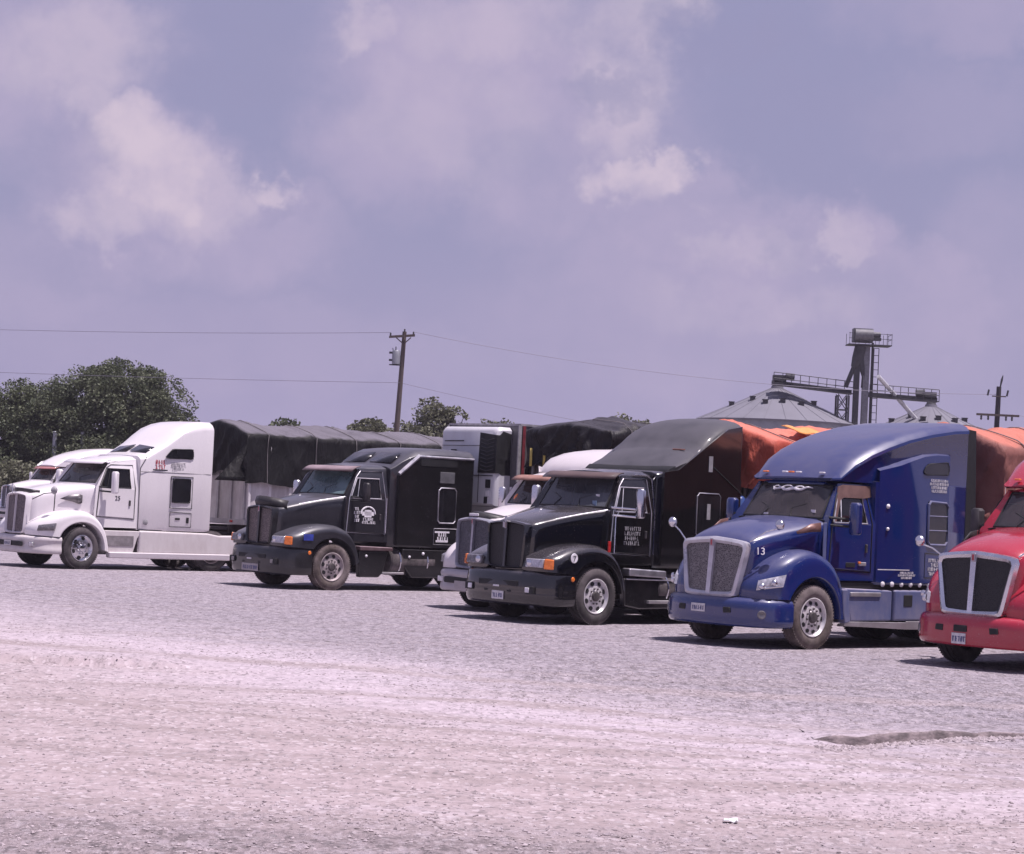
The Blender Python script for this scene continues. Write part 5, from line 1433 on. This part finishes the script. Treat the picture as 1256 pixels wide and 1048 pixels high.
g_ = build_ground()
m = MB(); xs = [3.05+.04*k for k in range(84)]
def slab_top(x, d): 
    k = min(1, (x-3.0)/.25)*(1 if x < 4.45 else max(.45, 1-(x-4.45)*1.2))
    return max(0, .095*k*(.8+.4*noise.noise(Vector((x*2.5, 0, 8))))*(1-d/1.7)**1.5)+.014*noise.noise(Vector((x*5, d*5, 2)))
rows = []
for x in xs:
    e = lip_edge(x)+.35*max(0, 1-(x-3.05)/.4)
    rows.append([(x, e-.03, -.085), (x, e+.0+.05*noise.noise(Vector((x*3.5, 1, 1))), -.02), (x, e+.01+.05*noise.noise(Vector((x*5, 4, 1))), slab_top(x, 0)*.50), (x, e+.035+.03*noise.noise(Vector((x*7, 2, 1))), slab_top(x, 0)*.93)]+[(x, e+d, slab_top(x, d)+.004) for d in (.08, .2, .4, .7, 1.0, 1.3)]+[(x, e+1.55, -.06)])
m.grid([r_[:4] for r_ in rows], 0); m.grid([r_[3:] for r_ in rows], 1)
ed = m.build('broken_pavement', [simple('lip_face', (.19, .155, .16), .95, 0, .55, 6, 1.0, stretch=(1, .6, 2)), MATS['gravel_lot']], None, smooth=85); ed['kind'] = 'structure'  # front face of the lip coloured darker than its gravel top

# loose stones, with their own little shadows
def gravel():
    r = random.Random(5); vs = []; fs = []
    while len(vs) < 6*17000:
        y = 12.4+22*r.random()**1.6; x = r.uniform(-.27, .27)*y
        n = -.25*max(0, min(1, (y-15.5)/2))*(1 if y+.9*x < 24 else 0)+noise.noise(Vector((x*.5, y*.8, 2)))+.55*noise.noise(Vector((x*1.6, y*2.4, 5)))
        if r.random() > .22+1.1*max(0, n+.12): continue
        if len(vs) < 6*900:      # rubble broken from the pavement lip
            x = 3.0+2.8*r.random(); y = lip_edge(x)-.02-.5*r.random()**2
        s = (1.9 if len(vs) < 6*900 else 1)*r.choice((.007, .008, .010, .010, .013, .018))*(1 if r.random() > .01 else 1.6)
        a = r.uniform(0, 6.3); b = len(vs); z = ground_h(x, y)
        e = [s*r.uniform(.7, 1.4) for _ in range(4)]
        p = [(e[0], 0), (0, e[1]), (-e[2], 0), (0, -e[3])]
        ca, sa = math.cos(a), math.sin(a)
        for u, v in p: vs.append((x+u*ca-v*sa, y+u*sa+v*ca, z+s*.15))
        vs.append((x+s*r.uniform(-.3, .3), y+s*r.uniform(-.3, .3), z+s*r.uniform(.5, .95))); vs.append((x, y, z-s*.6))
        for i in range(4): fs.append((b+i, b+(i+1) % 4, b+4)); fs.append((b+(i+1) % 4, b+i, b+5))
    me = bpy.data.meshes.new('gravel'); me.from_pydata(vs, [], fs); me.update()
    def fn(t, out):
        tc = t.new('ShaderNodeTexCoord').outputs['Object']
        n = t.noise(tc, 11, 2, .5); n2 = t.noise(tc, 90, 2, .5)
        c = t.mix(t.ramp(n, .35, .65), (.25, .21, .22), (.42, .36, .38)); c = t.mix(t.ramp(n2, .60, .80), c, (.50, .44, .46))
        principled(t, out, c, .9)
    me.materials.append(material('stone', fn))
    o = bpy.data.objects.new('gravel', me); COL.objects.link(o); o['kind'] = 'stuff'; o['label'] = 'loose gravel scattered over the lot'
gravel()

m = MB(); r = random.Random(3)
pts = [[(1.62+.032*i+.01*r.uniform(-1, 1), 15.38+.03*j, .025+.025*r.random()) for i in range(4)] for j in range(4)]
m.grid(pts); o = m.build('litter', simple('paper', (.75, .74, .76), .8), None, smooth=0, solid=.004); o.location = (0, 0, ground_h(1.67, 15.4)-.02)
tag(o, 'crumpled white scrap of paper lying on the near gravel', 'litter')

# ------------------------------------------------------------------ trees
def leaf_mat(name, a, b, c):
    def fn(t, out):
        tc = t.new('ShaderNodeTexCoord').outputs['Object']
        n = t.noise(tc, 1.1, 3, .6); n2 = t.noise(tc, 7.0, 2, .5)
        col = t.mix(t.ramp(n, .35, .65), a, b); col = t.mix(t.ramp(n2, .55, .75, 0, .8), col, c)
        p = principled(t, out, col, .6, spec=.3)
        tl = t.new('ShaderNodeBsdfTranslucent'); t.l.new(col, tl.inputs[0])
        mx = t.new('ShaderNodeMixShader'); mx.inputs[0].default_value = .18
        t.l.new(p.outputs[0], mx.inputs[1]); t.l.new(tl.outputs[0], mx.inputs[2]); t.l.new(mx.outputs[0], out.inputs[0])
    return material(name, fn)


oak_leaf = leaf_mat('oak_leaf', (.062, .078, .045), (.12, .138, .078), (.26, .265, .19))
pale_leaf = leaf_mat('pale_leaf', (.095, .10, .060), (.16, .165, .11), (.26, .25, .20))
bark = simple('bark', (.055, .045, .042), .95, 0, .3, 6, .4)


def tree(name, label, base, blobs, n, leaf, lm, seed, trunk=True, cat='tree', group='trees beyond the lot', sparse=.0):
    """blobs: (dx,dy,z,rx,rz); leaves fill every blob, denser at its skin, with gaps torn by noise"""
    r = random.Random(seed)
    T = thing(name, label, cat, (base[0], base[1], 0), 0, group)
    vs = []; fs = []; tot = sum(b[3]**2*b[4] for b in blobs)
    for dx, dy, z, rx, rz in blobs:
        k = 0; want = int(n*rx*rx*rz/tot)
        tries = 0
        while k < want and tries < want*8:
            tries += 1
            d = Vector((r.gauss(0, 1), r.gauss(0, 1), r.gauss(0, 1))).normalized()
            q = r.random()**.45
            p = Vector((dx+d.x*rx*q, dy+d.y*rx*q, z+d.z*rz*q))
            nv = noise.noise(p*.9+Vector((seed*3.1, 0, 0)))+.6*noise.noise(p*2.3+Vector((0, seed, 0)))
            if nv < -.22+sparse: continue
            p += d*.35*max(0, nv)
            if p.z < .3: continue
            s = leaf*r.uniform(.6, 1.3)
            a = Vector((r.gauss(0, 1), r.gauss(0, 1), r.gauss(0, .7))).normalized(); b = a.cross(Vector((r.gauss(0, 1), r.gauss(0, 1), r.gauss(0, 1)))).normalized()
            i = len(vs)
            vs += [tuple(p-a*s*.5), tuple(p+b*s*.28), tuple(p+a*s*.5), tuple(p-b*s*.28)]; fs.append((i, i+1, i+2, i+3)); k += 1
    me = bpy.data.meshes.new('crown'); me.from_pydata(vs, [], fs); me.update(); me.materials.append(lm)
    o = bpy.data.objects.new('crown', me); COL.objects.link(o); o.parent = T
    if trunk:
        m = MB(); h0 = min(b[2] for b in blobs)
        m.tube([(0, 0, -.1), (.05, 0, h0*.5), (0, .1, h0)], [.30*leaf/.3+.08, .2, .15], 8)
        for dx, dy, z, rx, rz in blobs:
            for k in range(3):
                e = Vector((dx+r.uniform(-.6, .6)*rx, dy+r.uniform(-.6, .6)*rx, z+r.uniform(-.2, .8)*rz))
                m.tube([(0, .05, h0*.7), (e.x*.5, e.y*.5, (h0*.7+e.z)*.5-.1), tuple(e)], [.11, .06, .02], 5)
        m.build('trunk', bark, T)
    return T


tree('oak_tree', 'big dense dark tree above the white truck with roof windows', (-20.2, 112), [(0, 0, 5.6, 3.0, 2.6), (-1.8, .5, 6.1, 2.3, 2.0), (1.6, -.3, 5.9, 2.2, 2.1), (.2, .2, 7.2, 2.3, 1.3), (2.7, 0, 4.6, 1.5, 1.6), (-2.8, 0, 4.6, 2.2, 2.0), (-3.4, .4, 5.6, 1.5, 1.3), (0, -1, 3.2, 3.2, 1.6), (2.3, -.5, 3.0, 1.9, 1.4)], 95000, .165, oak_leaf, 1)
tree('oak_tree', 'dark rounded tree at the left frame edge beside the big dense tree', (-26.0, 114), [(0, 0, 4.8, 2.4, 2.4), (1.6, 0, 5.5, 1.9, 1.8), (-1.8, 0, 5.6, 2.0, 1.7), (0, -.5, 2.8, 3.0, 1.6), (2.4, -.3, 3.6, 1.6, 1.6)], 65000, .165, oak_leaf, 2)
tree('mesquite_bush', 'pale scrubby bush below the left trees, beside the fence posts', (-23.4, 108.5), [(0, 0, 1.5, 1.6, 1.3), (1.4, 0, 1.2, 1.2, 1.0), (-1.5, 0, 1.7, 1.4, 1.3)], 9000, .19, pale_leaf, 3, cat='bush', sparse=.05)
tree('mesquite_bush', 'pale bush between the two fence posts', (-20.6, 109), [(0, 0, 1.3, 1.3, 1.2), (1.3, 0, 1.1, 1.1, .9)], 6000, .19, pale_leaf, 4, cat='bush', sparse=.05)
tree('mesquite_tree', 'sparse pale tree just right of the wooden utility pole', (-4.0, 122), [(0, 0, 5.2, 2.2, 1.7), (1.6, 0, 4.7, 1.7, 1.5), (-.4, 0, 6.7, 1.2, 1.1), (2.9, 0, 5.4, 1.3, 1.2), (-1.4, 0, 4.9, 1.5, 1.4), (.6, 0, 6.3, 1.1, 1.0), (4.0, 0, 4.9, 1.2, 1.2), (3.7, 0, 6.1, .7, .6), (4.9, 0, 5.0, .9, 1.0), (-2.2, 0, 4.7, 1.0, 1.0)], 20000, .22, pale_leaf, 5, sparse=.06)
tree('mesquite_tree', 'small sparse tree just left of the wooden utility pole', (-7.8, 121), [(0, 0, 5.1, 1.4, 1.2), (1.0, 0, 4.8, 1.2, 1.0), (-1.1, 0, 5.0, 1.0, .9), (.1, 0, 5.8, .7, .6)], 6500, .22, pale_leaf, 6, sparse=.04)
tree('oak_tree', 'small dark treetop rising over the black tarpaulin', (-12.45, 120), [(0, 0, 5.1, 1.1, 1.05), (.9, 0, 4.8, .8, .7), (-.7, 0, 4.9, .7, .8)], 3500, .21, oak_leaf, 7)
tree('oak_tree', 'tiny dark treetop left of the sparse trees at the pole', (-10.2, 120), [(0, 0, 5.0, .6, .75), (-.9, 0, 4.95, .5, .6)], 1600, .21, oak_leaf, 8)
tree('oak_tree', 'leafy treetop peeking out between black tarpaulin and dusty roof fairing', (6.6, 130), [(0, 0, 6.2, 1.2, 1.4), (1.0, 0, 6.5, .9, .9), (-.9, 0, 6.0, .8, .9)], 3200, .26, pale_leaf, 9)
for k, (x, h) in enumerate(((-23.0, 4.55), (-21.6, 4.6))):
    m = MB(); m.tube([(0, 0, 0), (0, 0, h)], .11, 10).tube([(0, 0, h), (0, 0, h+.03)], [.13, .10], 10)
    o = m.build('fence_post', galv, None, smooth=40); o.location = (x, 110, 0)
    tag(o, ('taller galvanised post at left', 'galvanised post nearest the white cab roof')[k]+' below the dark trees', 'post', 'galvanised posts below the trees')

# ------------------------------------------------------------------ poles and wires
P1 = thing('utility_pole', 'leaning wooden utility pole with transformer', 'utility pole', (-6.1, 112, 0), 0, 'utility poles')
m = MB(); m.tube([(0, 0, -.1), (.17, 0, 5), (.35, 0, 10.6)], [.17, .15, .11], 10); m.build('pole', wood, P1)
m = MB(); m.hexa([(-.42, -.13, 10.22), (.90, -.13, 10.36), (.90, -.13, 10.48), (-.42, -.13, 10.34)], [(-.42, -.25, 10.22), (.90, -.25, 10.36), (.90, -.25, 10.48), (-.42, -.25, 10.34)])
ca = m.build('crossarm', wood, P1)
m = MB()
for x, z in ((-.35, 10.40), (.36, 10.62), (.82, 10.50)): m.lathe_z([(.03, -.05), (.05, .0), (.035, .04), (.05, .08), (.0, .12)], 8, 0, (x, -.19, z))
m.build('insulator', galv_dark, ca)
m = MB(); m.tube([(-.05, -.19, 10.25), (.33, -.12, 9.95)], .03, 5).tube([(.7, -.19, 10.3), (.34, -.12, 9.95)], .03, 5); m.build('brace', wood, ca)
m = MB(); m.lathe_z([(.0, -.36), (.20, -.35), (.21, .30), (.17, .36), (.0, .37)], 14, 0, (-.02, -.1, 9.25)).tube([(-.05, -.1, 9.6), (-.05, -.1, 9.8)], .04, 6).tube([(-.18, -.1, 9.6), (-.22, -.1, 9.72)], .03, 6).tube([(.1, -.05, 9.3), (.33, 0, 9.3)], .04, 5)
m.build('transformer', galv, P1, smooth=40)
m = MB(); m.box((-.05, -.1, 8.86), (.60, .3, .05), 0); m.build('transformer_shelf', galv_dark, P1)
for z in (9.48, 9.1):
    m = MB(); m.box((-.30, -.1, z), (.16, .12, .10)).box((-.26, -.1, z-.04), (.2, .05, .03)); m.build('cutout_fuse', galv_dark, P1)
P2 = thing('utility_pole', 'dark utility pole with low crossarm at the right, beyond the trailers', 'utility pole', (24.3, 110, 0), 0, 'utility poles')
m = MB(); m.tube([(0, 0, -.1), (.17, 0, 9.1)], [.17, .12], 10); m.build('pole', simple('dark_pole', (.03, .026, .03), .9), P2)
m = MB(); m.box((.13, -.16, 7.65), (2.15, .10, .11)).box((.16, -.14, 8.60), (.7, .06, .06)); ca = m.build('crossarm', wood, P2)
m = MB()
for x in (-.7, -.35, .55, .85): m.lathe_z([(.03, -.22), (.06, -.15), (.04, -.1), (.06, -.05), (.03, .0)], 8, 0, (x, -.16, 7.60))
for x in (-.42, .55): m.tube([(x, -.14, 8.62), (x+.06, -.14, 8.92)], .05, 6)
m.tube([(.22, 0, 9.0), (.30, 0, 9.45), (.35, 0, 9.68)], [.03, .06, .02], 6); m.build('insulator', galv_dark, P2)


def wire(label, pts, sag, r=.011):
    (x0, y0, z0), (x1, y1, z1) = pts; l = []
    for k in range(25):
        f = k/24; l.append((x0+(x1-x0)*f, y0+(y1-y0)*f, z0+(z1-z0)*f-4*sag*f*(1-f)))
    o = MB().tube(l, r, 5).build('power_line', wire_m, None, smooth=60)
    tag(o, label, 'power line', 'power lines')


wire('upper power line running left from the crossarm of the wooden pole', [(-6.5, 112, 10.52), (-48, 118, 10.0)], .35)
wire('lower power line running left from the wooden pole', [(-5.85, 111.8, 7.95), (-48, 100, 6.95)], .25)
wire('upper power line running right from the crossarm of the wooden pole', [(-5.25, 112, 10.6), (24.35, 110, 8.70)], .75, .012)
wire('lower power line running right from the wooden pole', [(-5.8, 112, 7.95), (22, 106, 4.6)], .55)
wire('short power line leaving the right pole towards the frame edge', [(25.2, 110, 7.72), (48, 112, 6.6)], .3)

# ------------------------------------------------------------------ grain bins and elevator
bin_roof = simple('bin_roof', (.165, .162, .195), .75, .0, .10, .6, .02)


def grain_bin(label, x, y, rad, eave, apex, seed):
    T = thing('grain_bin', label, 'grain bin', (x, y, 0), 0, 'steel grain bins')
    m = MB(); prof = []
    z = 0
    while z < eave: prof += [(rad, z), (rad-.03, z+.1)]; z += .2
    prof.append((rad, eave)); m.lathe_z(prof, 64); m.build('wall', galv, T, smooth=60)
    m = MB(); m.lathe_z([(rad+.18, eave-.10), (rad+.20, eave-.02), (rad*.5, eave+(apex-eave)*.52), (.45, apex-.12), (.42, apex+.05), (.0, apex+.1)], 64); rf = m.build('roof', bin_roof, T, smooth=30)
    for k in range(24):
        a = 2*math.pi*k/24
        m = MB(); m.tube([((rad+.19)*math.cos(a), (rad+.19)*math.sin(a), eave), (rad*.5*math.cos(a), rad*.5*math.sin(a), eave+(apex-eave)*.52+.03), (.45*math.cos(a), .45*math.sin(a), apex-.1)], .012, 4); m.build('roof_rib', bin_roof, rf)
    for a, f in ((-112, .55), (-88, .50), (-62, .55), (-165, .62), (-25, .5), (-140, .45)):
        q = R(a); rr = rad*f; z = eave+(apex-eave)*(1-f)
        m = MB(); m.box((rr*math.cos(q), rr*math.sin(q), z+.14), (.34, .34, .26)); m.box((rr*math.cos(q), rr*math.sin(q), z+.29), (.42, .42, .05)); m.build('roof_vent', galv_dark, T)
    m = MB(); m.tube([(0, -.0, apex), (0, 0, apex+.25)], [.40, .30], 12); m.build('cap', galv_dark, T)
    return T


grain_bin('large steel grain bin with cone roof behind the orange tarpaulin', 18.6, 154, 5.45, 8.62, 11.1, 1)
grain_bin('smaller steel grain bin right of the tower, above the blue truck roof', 29.9, 156, 4.9, 8.15, 10.42, 2)
EL = thing('grain_elevator', 'tall bucket elevator tower with motor house on top', 'elevator tower', (24.3, 152, 0))
m = MB(); m.box((-.45, 0, 7), (.36, .5, 14.2), 0).box((.18, 0, 7), (.42, .5, 14.2), 1).box((.62, .2, 7.2), (.14, .14, 14.4), 0)
for k in range(28): m.box((.85, -.1, .5+.5*k), (.35, .04, .04), 0)
m.box((.68, -.1, 7), (.05, .05, 14), 0).box((1.02, -.1, 7), (.05, .05, 14), 0)
m.build('tower_leg', [galv_dark, simple('mid_steel', (.17, .17, .19), .6, .3)], EL)
m = MB(); m.box((-.15, 0, 14.85), (1.35, .9, .95), 0).tube([(.55, 0, 14.95), (1.10, 0, 14.95)], .2, 10, 0).box((-.7, 0, 14.7), (.3, .7, .5), 0)
m.tube([(-.75, -.46, 14.85), (.5, -.46, 14.85)], .43, 14, 0).box((.85, -.2, 14.62), (.5, .4, .2), 1)
m.build('motor_house', [simple('motor_house_grey', (.14, .14, .15), .6, .3), galv_dark], EL, smooth=40)
m = MB(); m.box((.3, 0, 14.18), (3.0, 1.6, .07))
for x in (-1.15, -.5, .2, .9, 1.45, 1.78):
    m.box((x, -.78, 14.6), (.03, .03, .8)).box((x, .78, 14.6), (.03, .03, .8))
for z in (14.6, 14.95):
    m.box((1.2, -.78, z), (1.15, .03, .03)).box((-1.0, -.78, z), (.4, .03, .03)).box((1.78, 0, z), (.03, 1.56, .03))
m.build('platform', galv_dark, EL)
m = MB(); m.tube([(-.25, -.1, 14.1), (-.45, -.1, 13.2), (-.65, -.1, 12.6)], [.42, .40, .25], 10).tube([(-.65, -.1, 12.7), (-1.2, -.1, 11.2)], .16, 8).tube([(-.3, -.1, 13.4), (.05, -.1, 12.0), (0, -.1, 11.2)], [.3, .16, .14], 8)
m.build('discharge_chute', galv_dark, EL, smooth=45)
m = MB()
for x in (-1.75, -1.0):
    for y in (-.5, .5): m.box((x, y, 5.3), (.12, .12, 10.6))
for k in range(8):
    z = 1.2+1.2*k
    for y in (-.5, .5): m.tube([(-1.75, y, z), (-1.0, y, z+1.1)], .03, 4).tube([(-1.0, y, z), (-1.75, y, z+1.1)], .03, 4).box((-1.37, y, z), (.75, .06, .06))
m.build('support_truss', galv_dark, EL)
def conveyor(label, a, b):
    T = thing('grain_conveyor', label, 'conveyor', a, 0, 'conveyors over the bins')
    d = Vector(b)-Vector(a); n = 9
    m = MB(); q = [(0, -.35, 0), (0, .35, 0), (0, .35, .32), (0, -.35, .32)]
    m.hexa(q, [tuple(Vector(p)+d) for p in q]); m.build('trough', galv_dark, T)
    m = MB(); m.hexa([(0, -.95, .0), (0, -.38, .0), (0, -.38, .06), (0, -.95, .06)], [tuple(Vector(p)+d) for p in ((0, -.95, .0), (0, -.38, .0), (0, -.38, .06), (0, -.95, .06))]); m.build('catwalk', galv_dark, T)
    m = MB()
    for k in range(n+1):
        p = d*(k/n); m.box((p.x, p.y-.95, p.z+.42), (.045, .045, .85))
    for z in (.45, .85): m.tube([(0, -.95, z), tuple(d+Vector((0, -.95, z)))], .028, 4)
    m.build('handrail', galv_dark, T)
    m = MB(); e = 0 if a[0] < b[0] and a[0] < 20 else 1
    p = d*e
    m.tube([(p.x+(.9 if e == 0 else -.9), p.y-.3, p.z+.62), (p.x+(1.5 if e == 0 else -1.5), p.y-.3, p.z+.58)], .26, 10).box((p.x+(.5 if e == 0 else -.5), p.y, p.z+.45), (.9, .7, .5)); m.build('drive_motor', galv_dark, T, smooth=40)
conveyor('railed conveyor from the large grain bin to the tower', (18.05, 152.6, 11.15), (23.6, 152.6, 10.72))
conveyor('railed conveyor from the tower to the smaller grain bin', (24.75, 152.6, 10.62), (29.6, 152.6, 10.45))
m = MB(); m.tube([(25.2, 151, 12.0), (29.0, 154.6, 8.9)], .15, 12); o = m.build('grain_spout', simple('bright_spout', (.62, .62, .64), .35, .3), None, smooth=50)
tag(o, 'bright slanting spout pipe from the tower down to the smaller bin', 'spout')

# ------------------------------------------------------------------ humid haze over the plain
m = MB(); m.box((0, 770, 11), (1840, 1700, 24)); hz_ = m.build('haze', [], None, smooth=0)
def haze_fn(t, out):
    v = t.new('ShaderNodeVolumePrincipled'); v.inputs['Color'].default_value = (.86, .80, .95, 1); v.inputs['Density'].default_value = .0003
    v.inputs['Anisotropy'].default_value = .2
    t.l.new(v.outputs[0], out.inputs['Volume'])
hz_.data.materials.append(material('haze', haze_fn)); hz_['kind'] = 'stuff'; hz_['label'] = 'thin humid haze over the lot'
